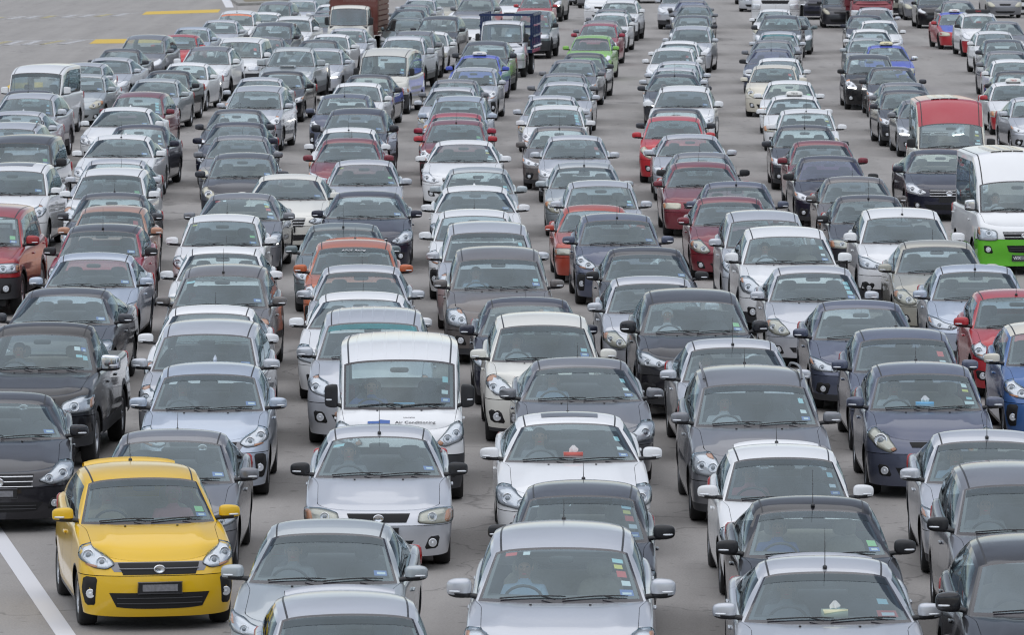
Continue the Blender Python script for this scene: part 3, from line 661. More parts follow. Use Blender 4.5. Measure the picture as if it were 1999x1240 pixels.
TYPES['S5'] = dict(L=4.28, n=2.5, zh=.70, zf=.82, hl=[(.56, -.14), (.68, -.185), (.88, -.16), (.98, -.06), (.99, .05), (.86, .07), (.66, -.03)], bulbs=[(.72, -.09, .06), (.88, -.05, .05)], amber=[(.93, -.06), (.985, -.03), (.985, .045), (.92, .05)], grille=(.34, -.11, -.02), bars=2, barmat='chrome', intake=(.60, -.46, -.36), fog=(.80, -.40, .045), lampmat='reflector_old', bl=.50)
TYPES['M3'] = dict(L=4.22, W=1.70, H=1.63, wb=2.75, fo=.74, R=.30, zh=.79, zf=.97, zA=1.06, zB=1.05, zT=1.14, zR=1.05, dc=.92, dA=1.20, zc=1.07, drf=1.74, zrf=1.53, xR=.61, drr=3.80, zrr=1.54, xRr=.56, dT=4.04, Dr=.3, D=.46, pB=.33, pC=.90, n=2.4, hl=[(.56, -.02), (.68, -.11), (.86, -.10), (.97, .03), (1.0, .16), (.94, .19), (.76, .08)], bulbs=[(.72, -.03, .056), (.88, .0, .062)], amber=[(.90, .08), (.97, .06), (.985, .16), (.94, .17)], grille=(.50, -.12, -.02), bars=1, barmat='satin', intake=(.62, -.52, -.36), fog=(.82, -.40, .06), bl=.63, plz=-.27, lipv=.06)
TYPES['S2'] = dict(L=4.36, W=1.70, H=1.44, wb=2.60, zh=.69, zf=.76, zA=.93, zB=.92, zT=.99, dc=1.20, dA=1.42, zc=.945, drf=1.98, zrf=1.355, xR=.57, n=3.0, hl=[(.54, -.13), (.72, -.15), (.95, -.145), (1.04, -.13), (1.06, -.005), (.9, .02), (.70, .0), (.56, -.03)], bulbs=[(.74, -.07, .055)], amber=[(.90, -.14), (1.04, -.12), (1.05, -.01), (.92, -.0)], grille=(.44, -.125, -.03), bars=0, intake=(.50, -.43, -.33), fog=(.76, -.36, .05), lampmat='reflector_old', bl=.53, mirmat='PAINT')
TYPES['S3'] = dict(L=4.78, W=1.81, H=1.465, wb=2.76, fo=.93, R=.325, zh=.73, zf=.83, zA=.98, zB=.97, zT=1.06, zR=1.02, dc=1.34, dA=1.62, zc=.995, drf=2.20, zrf=1.385, xR=.60, drr=3.35, zrr=1.38, xRr=.56, dT=4.05, D=.56, rh=.15, hl=[(.54, -.09), (.72, -.15), (.95, -.11), (1.04, -.02), (1.12, .10), (.94, .10), (.74, .0)], bulbs=[(.70, -.075, .056), (.88, -.03, .064)], amber=None, grille=(.50, -.19, -.022), bars=3, barmat='chrome', emblem=.06, intake=(.62, -.47, -.35), bl=.56)
TYPES['M1'] = dict(L=4.2, W=1.69, H=1.66, wb=2.66, fo=.76, R=.30, zh=.80, zf=.94, zA=1.07, zB=1.06, zT=1.14, zR=1.05, dc=.98, dA=1.24, zc=1.08, drf=1.72, zrf=1.545, xR=.62, drr=3.80, zrr=1.58, xRr=.57, dT=4.02, Dr=.3, D=.46, pB=.33, pC=.90, hl=[(.54, -.10), (.70, -.15), (.90, -.10), (1.0, .02), (1.04, .16), (.94, .17), (.72, .03)], bulbs=[(.72, -.06, .06), (.88, .0, .065)], amber=[(.93, .08), (1.0, .10), (1.03, .16), (.95, .165)], grille=(.44, -.14, -.04), bars=2, intake=(.62, -.52, -.38), fog=(.80, -.42, .055), bl=.62, plz=-.27)
TYPES['M2'] = dict(TYPES['M1'], L=4.6, W=1.77, H=1.70, wb=2.75, fo=.86, R=.315, zh=.84, zf=.96, zA=1.10, zB=1.09, zT=1.17, dc=1.10, dA=1.38, zc=1.115, drf=1.95, zrf=1.58, xR=.65, xRr=.60, drr=4.15, zrr=1.62, dT=4.40, bars=2, bulbs=[(.68, -.075, .062), (.88, -.02, .07)])
TYPES['U1'] = dict(L=4.53, W=1.82, H=1.69, wb=2.62, fo=.88, R=.345, lip=.23, sill=.28, zh=.90, zf=1.02, zA=1.13, zB=1.12, zT=1.20, zR=1.10, dc=1.20, dA=1.46, zc=1.145, drf=2.02, zrf=1.575, xR=.65, drr=3.95, zrr=1.61, xRr=.58, dT=4.28, Dr=.35, D=.50, pB=.36, pC=.86, hl=[(.54, -.12), (.70, -.19), (.92, -.15), (1.0, -.04), (1.06, .10), (.93, .11), (.72, .0)], bulbs=[(.70, -.105, .062), (.87, -.06, .068)], grille=(.45, -.20, -.05), bars=2, intake=(.55, -.58, -.44), fog=(.78, -.47, .055), bl=.66, bump='PAINT', mirror=(.12, .065, .095), plz=-.33, clad=.22, cladmat='plastic', lipv=.22)
TYPES['U3'] = dict(TYPES['U1'], n=2.9, hl=[(.50, -.06), (.64, -.13), (.94, -.12), (1.04, .0), (1.14, .10), (.92, .06), (.68, -.02)], bulbs=[(.68, -.085, .045), (.86, -.065, .05)], amber=None, grille=(.47, -.25, -.03), bars=4, barmat='satin', emblem=.07, intake=(.50, -.58, -.46), fog=(.82, -.46, .045), vent=[(.70, -.38), (.92, -.34), (.95, -.50), (.80, -.54)])
TYPES['M4'] = dict(TYPES['M2'], n=2.8, hl=[(.60, -.20), (.76, -.225), (.93, -.20), (.985, -.09), (.975, .03), (.84, .06), (.66, -.02)], bulbs=[(.72, -.115, .062), (.87, -.095, .064)], amber=[(.70, -.02), (.80, .0), (.86, .045), (.78, .04)], grille=(.42, -.17, -.02), bars=3, barmat='chrome', intake=(.48, -.50, -.38), fog=(.74, -.44, .05), bl=.56, lipv=.13)
TYPES['H4'] = dict(TYPES['H3'], n=3.0, hl=[(.62, -.13), (.76, -.16), (.93, -.10), (.985, .03), (.97, .17), (.90, .20), (.74, .06)], bulbs=[(.80, -.06, .05), (.885, .05, .06)], amber=[(.90, .10), (.96, .09), (.96, .16), (.91, .18)], grille=(.44, -.13, -.03), bars=0, intake=(.66, -.46, -.34), fog=(.80, -.38, .045), lipv=.06)
TYPES['U2'] = dict(TYPES['U1'], W=1.80, H=1.80, n=3.4, zh=.98, zf=1.05, zA=1.15, zB=1.15, zT=1.2, zc=1.16, dc=1.28, dA=1.42, drf=1.80, zrf=1.68, xR=.68, xRr=.66, zrr=1.76, drr=4.1, R=.37, lip=.32, sill=.36, rh=.09, hl=[(.62, -.20), (.92, -.20), (.98, -.19), (.98, -.05), (.92, -.03), (.62, -.04)], bulbs=[(.74, -.12, .07), (.90, -.12, .055)], amber=[(.95, -.18), (1.01, -.18), (1.01, -.06), (.95, -.06)], grille=(.55, -.20, -.05), bars=4, barmat='trim', bump='plastic', bl=.70, mirmat='trim')
TYPES['P1'] = dict(TYPES['U1'], L=5.2, W=1.80, H=1.78, wb=3.08, fo=.88, R=.37, lip=.30, sill=.36, zh=.98, zf=1.08, zA=1.18, zB=1.17, zT=1.19, zR=1.15, zc=1.195, dc=1.36, dA=1.56, drf=2.04, zrf=1.66, xR=.62, xRr=.58, drr=3.10, zrr=1.66, dT=3.40, pB=.40, pC=.86, hl=[(.56, -.20), (.76, -.22), (.96, -.20), (1.04, -.10), (1.06, .0), (.86, -.0), (.58, -.08)], bulbs=[(.76, -.13, .07)], amber=[(.94, -.17), (1.03, -.12), (1.04, -.03), (.96, -.03)], grille=(.48, -.24, -.03), bars=3, barmat='chrome', bl=.72, mirror=(.13, .07, .11), mirmat='chrome')
TYPES['B1'] = dict(TYPES['S2'], L=4.1, W=1.64, H=1.37, wb=2.38, zh=.72, zf=.78, zA=.90, zB=.90, zT=.95, zR=.94, zc=.915, dc=1.22, dA=1.36, drf=1.84, zrf=1.285, xR=.545, xRr=.52, zrr=1.28, n=3.6, rh=.06, D=.40, hl=[(.60, -.16), (.97, -.16), (1.0, -.155), (1.0, -.05), (.97, -.04), (.60, -.04)], bulbs=[], amber=[(.94, -.155), (1.02, -.15), (1.02, -.05), (.94, -.045)], grille=(.55, -.15, -.045), bars=3, barmat='plastic', intake=(.5, -.44, -.36), fog=None, emblem=0, mirror=(.09, .05, .065), bl=.50)
TYPES['V1'] = dict(L=4.05, W=1.665, H=1.90, wb=2.65, fo=.66, R=.30, lip=.18, sill=.22, zh=.92, zf=1.02, zA=1.13, zB=1.13, zT=1.15, zR=1.1, dc=.52, dA=.72, zc=1.14, drf=1.02, zrf=1.74, xR=.725, drr=3.85, zrr=1.86, xRr=.725, dT=3.98, Dr=.15, D=.34, n=3.0, rh=.09, pB=.26, pC=.90, crown=.05, hl=[(.56, -.16), (.72, -.20), (.94, -.14), (1.0, -.04), (1.03, .09), (.95, .10), (.74, -.02)], bulbs=[(.76, -.10, .06), (.90, -.04, .055)], amber=[(.58, -.16), (.66, -.185), (.70, -.15), (.64, -.11)], grille=None, intake=(.55, -.60, -.48), fog=(.82, -.52, .05), bump='plastic', bl=.62, mirror=(.085, .05, .15), mirmat='trim', plz=-.36)
TYPES['V2'] = dict(TYPES['V1'], L=4.70, W=1.70, H=1.98, wb=2.57, fo=1.0, R=.32, zh=.94, zf=1.04, zA=1.17, zB=1.17, zc=1.18, dc=.58, dA=.80, drf=1.12, zrf=1.80, xR=.735, xRr=.73, drr=4.5, zrr=1.94, dT=4.62, bump='PAINT', grille=(.42, -.22, -.10), bars=2, mirror=(.10, .06, .11), mirmat='PAINT', hl=[(.60, -.20), (.80, -.24), (.97, -.22), (1.03, -.10), (1.05, .03), (.90, .02), (.66, -.04)], bulbs=[(.80, -.12, .07)], amber=[(.94, -.18), (1.02, -.10), (1.03, -.02), (.96, -.02)])
TYPES['V3'] = dict(TYPES['V2'], clad=.42, cladmat='PAINT2', bl=.70, grille=(.50, -.235, -.10), bars=2, barmat='chrome', emblem=.055, hl=[(.60, -.26), (.80, -.27), (.97, -.26), (1.0, -.20), (1.02, -.04), (.92, -.03), (.62, -.08)], intake=(.40, -.50, -.36), fog=(.80, -.44, .05), plz=-.60, W=1.78, H=2.30, zrf=1.76, zrr=2.28, roofpow=1.7, xR=.75, xRr=.75, crown=.07)
TYPES['V4'] = dict(TYPES['V1'], L=4.4, W=1.70, H=1.97, zh=.96, zf=1.04, zc=1.16, zA=1.15, dc=.45, dA=.62, drf=.90, zrf=1.78, xR=.71, drr=4.2, dT=4.32, grille=(.5, -.30, -.17), bars=2, barmat='plastic', hl=[(.62, -.30), (.95, -.30), (1.02, -.28), (1.02, -.14), (.94, -.12), (.62, -.13)], bulbs=[(.80, -.21, .07)], amber=[(.95, -.28), (1.03, -.27), (1.03, -.16), (.95, -.15)], mirror=(.075, .05, .12))
TYPES['T1'] = dict(L=1.75, W=1.72, H=2.02, wb=0, fo=.80, R=.37, lip=.34, sill=.40, zh=1.08, zf=1.12, zA=1.24, zB=1.24, zT=1.25, zR=1.2, dc=.20, dA=.36, zc=1.22, drf=.46, zrf=1.90, xR=.70, drr=1.55, zrr=1.98, xRr=.70, dT=1.62, Dr=.12, D=.26, n=3.2, rh=.07, pB=.30, pC=.80, hl=[(.62, -.42), (.95, -.42), (1.0, -.40), (1.0, -.22), (.94, -.20), (.62, -.21)], bulbs=[(.80, -.31, .08)], amber=[(.72, -.17), (.95, -.17), (1.0, -.16), (1.0, -.11), (.95, -.09), (.72, -.10)], grille=(.62, -.20, -.08), bars=1, barmat='satin', emblem=0, intake=(.5, -.66, -.58), fog=None, bump='PAINT', bl=.62, mirror=(.08, .05, .16), mirmat='trim', plz=-.55)
# ---------------------------------------------------------------- placing cars
BUILT = {}
def get_type(k):
    if k not in BUILT: BUILT[k] = build_type(k, TYPES[k])
    return BUILT[k]
def setmats(ob, mp):
    for i, m in enumerate(ob.data.materials):
        if m is None:
            ob.material_slots[i].link = 'OBJECT'; ob.material_slots[i].material = MATS[mp(ob.data, i)]
def root_empty(name, loc, rz=0., label=None, cat=None, group=None, sc=1.):
    o = bpy.data.objects.new(name, None); o.empty_display_size = .3; COL.objects.link(o)
    o.location = loc; o.rotation_euler = (0, 0, rz); o.scale = (sc, sc, sc) if not isinstance(sc, tuple) else sc
    if label: o['label'] = label
    if cat: o['category'] = cat
    if group: o['group'] = group
    return o
def child(name, mesh, parent, loc=(0, 0, 0), rz=0.):
    o = bpy.data.objects.new(name, mesh); COL.objects.link(o); o.parent = parent; o.location = loc; o.rotation_euler = (0, 0, rz); return o
def car(typ, name, label, cat, group, x, y, hd, col, lod=2, extras=(), low=None, top=None, hood=None, glassm='glass_screen', shade=None, mir=None, seat='seat_dark', sc=1.0):
    B, parts, ex = get_type(typ)
    root = root_empty(name, (x, y, 0), R_(hd), label, cat, group, sc)
    mm = mir or B.mirmat
    mp = {'PAINT': 'paint_' + col, 'PAINT2': 'paint_' + (low or col), 'PAINT3': 'paint_' + (top or col), 'PAINT4': 'paint_' + (hood or col), 'GLASS': glassm, 'SHADE': shade or 'glass_shade', 'SEAT': seat,
          'MIRROR': ('paint_' + (low or col)) if mm == 'PAINT' else (mm if mm in MATS else 'paint_' + mm)}
    f = lambda me, i: mp[SLOTS[me.name][i]]
    obs = {}
    for i, (nm, me, loc, rz, par, lv, _) in enumerate(parts):
        if lv == 'shade':
            if not shade: continue
        elif lv > lod: continue
        if par is not None and par not in obs: continue
        o = child(nm, me, obs[par] if par is not None else root, loc, rz); setmats(o, f); obs[i] = o
    for k in extras:
        for nm, me, par in ex.get(k, []):
            o = child(nm, me, root); setmats(o, f)
    return root, B, obs
CARS = [
    # kind, name, category, x, y, heading, paint, detail, fittings, other options, label
    ('M3', 'minivan', 'car', -10.88, 226.01, -5.8, 'white', 0, 'mast', {'shade': 'glass_shade_orange'}, 'white minivan with orange sun strip behind a silver saloon and ahead of a white saloon'),
    ('S5', 'saloon_car', 'car', -11.24, 219.83, -5.7, 'silver', 0, '', {}, 'silver saloon behind a pale blue silver saloon and ahead of a white minivan'),
    ('S4', 'saloon_car', 'car', -11.85, 211.45, -5.7, 'silverblue', 0, '', {}, 'pale blue silver saloon behind a red hatchback and ahead of a silver saloon'),
    ('H3', 'hatchback', 'car', -11.82, 202.49, -5.5, 'red', 0, '', {}, 'red hatchback behind a grey minivan and ahead of a pale blue silver saloon'),
    ('M2', 'minivan', 'car', -12.58, 195.97, -5.7, 'grey', 0, 'lit', {}, 'grey minivan with one headlight lit behind a dark grey saloon'),
    ('S4', 'saloon_car', 'car', -12.98, 189.13, -5.5, 'darkgrey', 0, '', {}, 'dark grey saloon behind a silver saloon and ahead of a grey minivan'),
    ('S3', 'saloon_car', 'car', -12.79, 181.54, -6.4, 'silver', 0, 'antenna', {'shade': 'glass_shade'}, 'silver saloon behind a silver hatchback and ahead of a dark grey saloon'),
    ('H1', 'hatchback', 'car', -13.18, 174.71, -5.7, 'silver', 1, '', {}, 'silver hatchback behind a greenish silver saloon and ahead of a silver saloon'),
    ('V2', 'van', 'van', -13.37, 162.44, -4.9, 'white', 1, '', {'shade': 'glass_shade'}, 'plain white minibus van beside the empty stretch of marked road'),
    ('S5', 'saloon_car', 'car', -12.69, 168.75, -5.1, 'silvergreen', 1, 'st0', {}, 'greenish silver saloon behind a white van and ahead of a silver hatchback'),
    ('S1', 'saloon_car', 'car', -13.38, 157.44, -4.2, 'darkgrey', 1, 'mast', {}, 'dark grey saloon at the head of its lane, ahead of a white van'),
    ('U1', 'sport_utility_car', 'car', -12.74, 150.20, -4.9, 'silver', 1, 'st1', {}, 'silver SUV behind a silver saloon, with nothing close behind it'),
    ('S3', 'saloon_car', 'car', -12.60, 145.05, -3.9, 'silver', 1, 'fin st1', {}, 'silver saloon at the head of its lane, ahead of a silver SUV'),
    ('M1', 'minivan', 'car', -11.86, 134.69, -3.6, 'silver', 1, 'rails', {}, 'silver minivan at the head of its lane, ahead of a white saloon'),
    ('U2', 'sport_utility_car', 'car', -10.88, 126.23, -2.8, 'charcoal', 1, 'st4', {'shade': 'glass_shade'}, 'charcoal SUV with chunky tyres behind a white minivan, with nothing close behind it'),
    ('M2', 'minivan', 'car', -10.24, 117.01, -2.1, 'white', 2, 'sunroof st0', {}, 'white minivan with sunroof at the head of its lane, ahead of a charcoal SUV'),
    ('U2', 'sport_utility_car', 'car', -9.43, 101.45, -2.8, 'darkred', 2, 'st4', {'low': 'darkred', 'mir': 'darkred'}, 'dark red boxy SUV with red mirrors'),
    ('S3', 'saloon_car', 'car', -6.83, 87.08, -2.5, 'darkgrey', 2, 'st0 drl', {}, 'dark grey saloon with bright running lights behind a black pickup truck'),
    ('P1', 'pickup_truck', 'pickup truck', -6.34, 77.43, -2.5, 'black', 2, 'st6', {'low': 'black'}, 'black pickup truck with chrome mirrors and several windscreen stickers'),
    ('S3', 'saloon_car', 'car', -6.35, 70.36, 4.0, 'charcoal', 2, 'st1', {}, 'charcoal saloon with chrome grille bars ahead of a black pickup truck'),
    ('S4', 'saloon_car', 'car', -3.94, 65.81, -0.5, 'grey', 2, 'st0 antenna', {}, 'grey saloon behind a yellow hatchback and ahead of a pale blue silver hatchback'),
    ('H1', 'hatchback', 'car', -4.01, 61.26, 9.5, 'yellow', 2, 'antenna spoiler st4', {'shade': 'glass_shade'}, 'bright yellow hatchback with rear spoiler, turning beside the painted white line'),
    ('U3', 'sport_utility_car', 'car', -9.83, 185.01, -5.5, 'white', 0, 'rails drl', {'top': 'grey'}, 'white SUV with dark roof and roof rails behind a white saloon'),
    ('U2', 'sport_utility_car', 'car', -9.02, 190.04, -5.7, 'white', 0, 'st8', {'low': 'white', 'mir': 'white'}, 'white SUV with round twin headlamps behind a white SUV and ahead of a grey saloon'),
    ('S4', 'saloon_car', 'car', -10.12, 177.77, -6.0, 'white', 1, 'st0', {}, 'white saloon behind a charcoal saloon and ahead of a white SUV'),
    ('S4', 'saloon_car', 'car', -10.29, 170.68, -4.9, 'charcoal', 1, '', {}, 'charcoal saloon behind a greenish silver saloon and ahead of a white saloon'),
    ('S5', 'saloon_car', 'car', -10.34, 165.48, -5.4, 'silvergreen', 1, 'st0', {}, 'greenish silver saloon at the head of its lane, ahead of a charcoal saloon'),
    ('M3', 'minivan', 'car', -9.95, 152.44, -4.2, 'maroon', 1, 'st2', {}, 'maroon minivan behind a white saloon, with nothing close behind it'),
    ('S3', 'saloon_car', 'car', -10.02, 147.44, -4.3, 'white', 1, 'fin st0', {}, 'white saloon behind a silver minivan and ahead of a maroon minivan'),
    ('S5', 'saloon_car', 'car', -9.03, 138.03, -3.6, 'navy', 1, 'st1', {}, 'navy saloon behind a white saloon, with nothing close behind it'),
    ('S3', 'saloon_car', 'car', -9.13, 133.00, -2.2, 'white', 1, 'fin st0 mast', {}, 'white saloon behind a silver saloon and ahead of a navy saloon'),
    ('S4', 'saloon_car', 'car', -8.59, 123.34, -2.2, 'silver', 1, 'antenna', {}, 'silver saloon behind a white minivan and ahead of a white saloon'),
    ('M3', 'minivan', 'car', -8.17, 116.45, -2.3, 'white', 2, 'antenna st4', {'shade': 'glass_shade'}, 'white minivan behind a dark grey saloon and ahead of a silver saloon'),
    ('S4', 'saloon_car', 'car', -7.80, 111.04, -1.4, 'darkgrey', 2, 'whip', {}, 'dark grey saloon behind a copper hatchback and ahead of a white minivan'),
    ('H4', 'hatchback', 'car', -7.49, 106.37, -1.5, 'copper', 2, 'st8', {'shade': 'glass_shade'}, 'copper-coloured hatchback with copper door mirrors'),
    ('H1', 'hatchback', 'car', -7.24, 100.55, -2.2, 'crimson', 2, 'mast st0', {'top': 'charcoal', 'mir': 'trim', 'shade': 'glass_shade'}, 'crimson hatchback with dark roof behind a pale blue silver saloon'),
    ('S4', 'saloon_car', 'car', -6.95, 94.62, -1.5, 'silverblue', 2, 'st0', {}, 'pale blue silver saloon behind a dark grey saloon and ahead of a crimson hatchback'),
    ('M2', 'minivan', 'car', -6.92, 155.03, -4.2, 'silver', 1, '', {}, 'silver minivan behind a dark grey saloon, with nothing close behind it'),
    ('S1', 'saloon_car', 'car', -7.04, 145.74, -3.0, 'darkgrey', 1, 'antenna', {}, 'dark grey saloon behind a navy saloon and ahead of a silver minivan'),
    ('S4', 'saloon_car', 'car', -6.71, 139.19, -2.9, 'navy', 1, '', {}, 'navy saloon behind a grey saloon and ahead of a dark grey saloon'),
    ('S5', 'saloon_car', 'car', -6.37, 133.11, -1.4, 'grey', 1, 'antenna', {}, 'grey saloon behind a dark grey hatchback and ahead of a navy saloon'),
    ('H2', 'hatchback', 'car', -5.88, 124.23, -0.8, 'darkgrey', 1, 'st0', {}, 'dark grey hatchback at the head of its lane, ahead of a grey saloon'),
    ('S3', 'saloon_car', 'car', -5.28, 110.87, -1.5, 'grey', 2, 'st3 drl', {}, 'grey saloon with row of bumper lights behind a white hatchback'),
    ('H1', 'hatchback', 'car', -5.25, 103.15, -0.5, 'white', 2, 'antenna st2', {}, 'white hatchback behind a white saloon and ahead of a grey saloon'),
    ('S5', 'saloon_car', 'car', -4.88, 95.98, -0.6, 'white', 2, 'antenna', {'shade': 'glass_shade'}, 'white saloon behind a brown-grey minivan and ahead of a white hatchback'),
    ('M3', 'minivan', 'car', -4.53, 89.39, -1.3, 'brown', 2, 'mast st5', {}, 'brown-grey minivan behind a white saloon and ahead of a white saloon'),
    ('S1', 'saloon_car', 'car', -4.44, 83.71, -1.3, 'white', 2, 'antenna', {}, 'white saloon behind a silver minivan and ahead of a brown-grey minivan'),
    ('M1', 'minivan', 'car', -4.19, 78.50, -1.6, 'silver', 2, 'st0', {}, 'silver minivan behind a pale blue silver hatchback and ahead of a white saloon'),
    ('H1', 'hatchback', 'car', -3.91, 73.31, 0.0, 'silverblue', 2, 'fin st1', {'shade': 'glass_shade'}, 'pale blue silver hatchback behind a grey saloon and ahead of a silver minivan'),
    ('M1', 'minivan', 'car', -9.86, 238.06, -6.4, 'grey', 0, '', {}, 'grey minivan behind a white saloon and ahead of a silver saloon'),
    ('S5', 'saloon_car', 'car', -9.21, 249.01, -6.5, 'silver', 0, '', {}, 'silver saloon behind a grey minivan and ahead of a pale blue silver saloon'),
    ('S4', 'saloon_car', 'car', -8.58, 253.85, -6.2, 'silverblue', 0, '', {}, 'pale blue silver saloon behind a silver saloon, with nothing close behind it'),
    ('S1', 'saloon_car', 'car', -7.61, 241.18, -5.9, 'white', 0, '', {}, 'white saloon behind a grey saloon, with nothing close behind it'),
    ('S5', 'saloon_car', 'car', -7.48, 233.14, -6.6, 'grey', 0, '', {}, 'grey saloon behind a grey saloon and ahead of a white saloon'),
    ('S4', 'saloon_car', 'car', -7.60, 227.69, -5.8, 'grey', 0, '', {}, 'grey saloon behind a white SUV and ahead of a grey saloon'),
    ('U1', 'sport_utility_car', 'car', -8.33, 217.36, -6.2, 'white', 0, 'rails', {'shade': 'glass_shade'}, 'white SUV behind a dark grey minivan and ahead of a grey saloon'),
    ('S5', 'saloon_car', 'car', -10.05, 230.76, -6.2, 'white', 0, '', {}, 'white saloon behind a white minivan and ahead of a grey minivan'),
    ('M4', 'minivan', 'car', -8.75, 209.66, -5.6, 'darkgrey', 0, '', {}, 'dark grey minivan behind a grey saloon and ahead of a white SUV'),
    ('S4', 'saloon_car', 'car', -8.71, 200.97, -6.0, 'grey', 0, 'st8', {}, 'grey saloon behind a white SUV and ahead of a dark grey minivan'),
    ('T1', 'lorry', 'lorry', -6.27, 221.00, -6.2, 'cream', 0, '', {}, 'cream lorry with red-brown staked load bed'),
    ('S1', 'saloon_car', 'car', -6.03, 209.67, -6.0, 'silver', 0, 'st8', {}, 'silver saloon behind a white saloon, with nothing close behind it'),
    ('S1', 'saloon_car', 'car', -6.47, 203.57, -5.8, 'white', 0, 'antenna', {}, 'white saloon behind a dark grey saloon and ahead of a silver saloon'),
    ('S5', 'saloon_car', 'car', -6.72, 197.81, -6.5, 'darkgrey', 0, '', {'glassm': 'glass_screen_dark'}, 'dark grey saloon at the head of its lane, ahead of a white saloon'),
    ('P1', 'pickup_truck', 'pickup truck', -6.96, 182.42, -5.4, 'silvergreen', 0, 'scoop', {'mir': 'silvergreen'}, 'greenish silver pickup truck with a scoop on its bonnet'),
    ('S1', 'saloon_car', 'car', -6.27, 189.08, -6.6, 'silver', 0, 'drl', {}, 'silver saloon behind a greenish silver pickup truck, with nothing close behind it'),
    ('S4', 'saloon_car', 'car', -6.90, 170.84, -4.7, 'black', 1, 'st0', {}, 'black saloon behind a silver saloon and ahead of a greenish silver pickup truck'),
    ('S1', 'saloon_car', 'car', -7.34, 165.99, -4.5, 'silver', 1, 'antenna', {}, 'silver saloon, beside a greenish silver saloon'),
    ('V4', 'van', 'van', -3.77, 175.99, -6.6, 'cream', 1, 'ribs st1', {}, 'cream van with ribbed roof, black mirrors and black bumper'),
    ('S4', 'saloon_car', 'car', -4.20, 167.71, -4.4, 'darkgrey', 1, 'antenna st0', {}, 'dark grey saloon behind a white saloon and ahead of a cream van'),
    ('S1', 'saloon_car', 'car', -4.38, 162.01, -4.4, 'white', 1, 'drl', {}, 'white saloon behind a blue-grey hatchback and ahead of a dark grey saloon'),
    ('H1', 'hatchback', 'car', -4.50, 152.95, -3.5, 'bluegrey', 1, 'mast st4', {}, 'blue-grey hatchback at the head of its lane, ahead of a white saloon'),
    ('U3', 'sport_utility_car', 'car', -3.86, 141.56, -3.2, 'navy', 1, 'st0 drl', {'mir': 'charcoal'}, 'navy SUV behind a white saloon, with nothing close behind it'),
    ('S5', 'saloon_car', 'car', -3.91, 136.29, -2.2, 'white', 1, 'mast', {}, 'white saloon behind a maroon saloon and ahead of a navy SUV'),
    ('S4', 'saloon_car', 'car', -3.75, 131.45, -1.4, 'maroon', 1, 'antenna', {'shade': 'glass_shade'}, 'maroon saloon behind a silver saloon and ahead of a white saloon'),
    ('S4', 'saloon_car', 'car', -3.18, 122.37, 0.6, 'silver', 1, 'st2', {}, 'silver saloon behind a navy saloon and ahead of a maroon saloon'),
    ('S3', 'saloon_car', 'car', -4.58, 117.28, -0.9, 'pearl', 2, 'st0', {'mir': 'pearl'}, 'cream saloon with chrome barred grille behind a grey saloon, with nothing close behind it'),
    ('S3', 'saloon_car', 'car', -2.84, 111.51, 0.4, 'navy', 2, 'st0', {}, 'navy saloon behind a teal grey saloon and ahead of a silver saloon'),
    ('S4', 'saloon_car', 'car', -3.03, 102.04, 0.4, 'teal', 2, 'mast', {'shade': 'glass_shade'}, 'teal grey saloon behind an orange hatchback and ahead of a navy saloon'),
    ('H1', 'hatchback', 'car', -2.69, 96.46, 0.5, 'orange', 2, 'antenna spoiler st0', {'shade': 'glass_shade'}, 'orange hatchback with rear spoiler and lettered dark sun strip'),
    ('S4', 'saloon_car', 'car', -2.44, 91.90, 0.5, 'silver', 2, 'antenna', {'shade': 'glass_shade'}, 'silver saloon behind a white saloon and ahead of an orange hatchback'),
    ('S3', 'saloon_car', 'car', -2.29, 86.30, -0.2, 'white', 2, 'antenna', {}, 'white saloon behind a silver minivan and ahead of a silver saloon'),
    ('M2', 'minivan', 'car', -1.96, 79.99, 0.3, 'silver', 2, 'ribs', {'shade': 'glass_shade_teal'}, 'silver minivan behind a white van and ahead of a white saloon'),
    ('V1', 'van', 'van', -1.45, 73.09, 1.0, 'white', 2, 'ribs st2', {}, 'white delivery van with black bumper and lettering on its bonnet'),
    ('S2', 'saloon_car', 'car', -1.56, 66.57, 1.0, 'silver', 2, 'mast st5', {'mir': 'trim'}, 'silver saloon behind a greenish silver saloon and ahead of a white van'),
    ('S4', 'saloon_car', 'car', -1.84, 56.94, -2.5, 'silvergreen', 2, 'st0', {'shade': 'glass_shade'}, 'greenish silver saloon behind a silver hatchback, beside a silver SUV'),
    ('H1', 'hatchback', 'car', -1.47, 50.37, 4.5, 'silver', 2, 'spoiler', {'shade': 'glass_shade'}, 'silver hatchback at the head of its lane, ahead of a greenish silver saloon'),
    ('P1', 'pickup_truck', 'pickup truck', -3.60, 192.84, -6.2, 'silver', 0, 'lit', {'mir': 'silver'}, 'silver pickup truck with one lamp lit'),
    ('U1', 'sport_utility_car', 'car', -3.46, 200.19, -6.0, 'grey', 0, 'rails', {}, 'grey SUV behind a silver pickup truck and ahead of a white saloon'),
    ('S5', 'saloon_car', 'car', -2.99, 206.84, -5.7, 'white', 0, '', {}, 'white saloon behind a grey SUV and ahead of a charcoal minivan'),
    ('M4', 'minivan', 'car', -2.75, 218.14, -6.5, 'charcoal', 0, '', {}, 'charcoal minivan behind a white saloon and ahead of a white saloon'),
    ('S1', 'saloon_car', 'car', -4.27, 235.29, -5.7, 'darkgrey', 0, '', {}, 'dark grey saloon at the head of its lane, ahead of a grey saloon'),
    ('S5', 'saloon_car', 'car', -4.16, 241.17, -5.6, 'grey', 0, '', {}, 'grey saloon behind a dark grey saloon and ahead of a silver saloon'),
    ('S4', 'saloon_car', 'car', -4.13, 223.14, -5.6, 'teal', 0, '', {}, 'teal grey saloon alone in its lane'),
    ('S5', 'saloon_car', 'car', -4.03, 250.58, -6.6, 'silver', 0, '', {}, 'silver saloon behind a grey saloon and ahead of a beige saloon'),
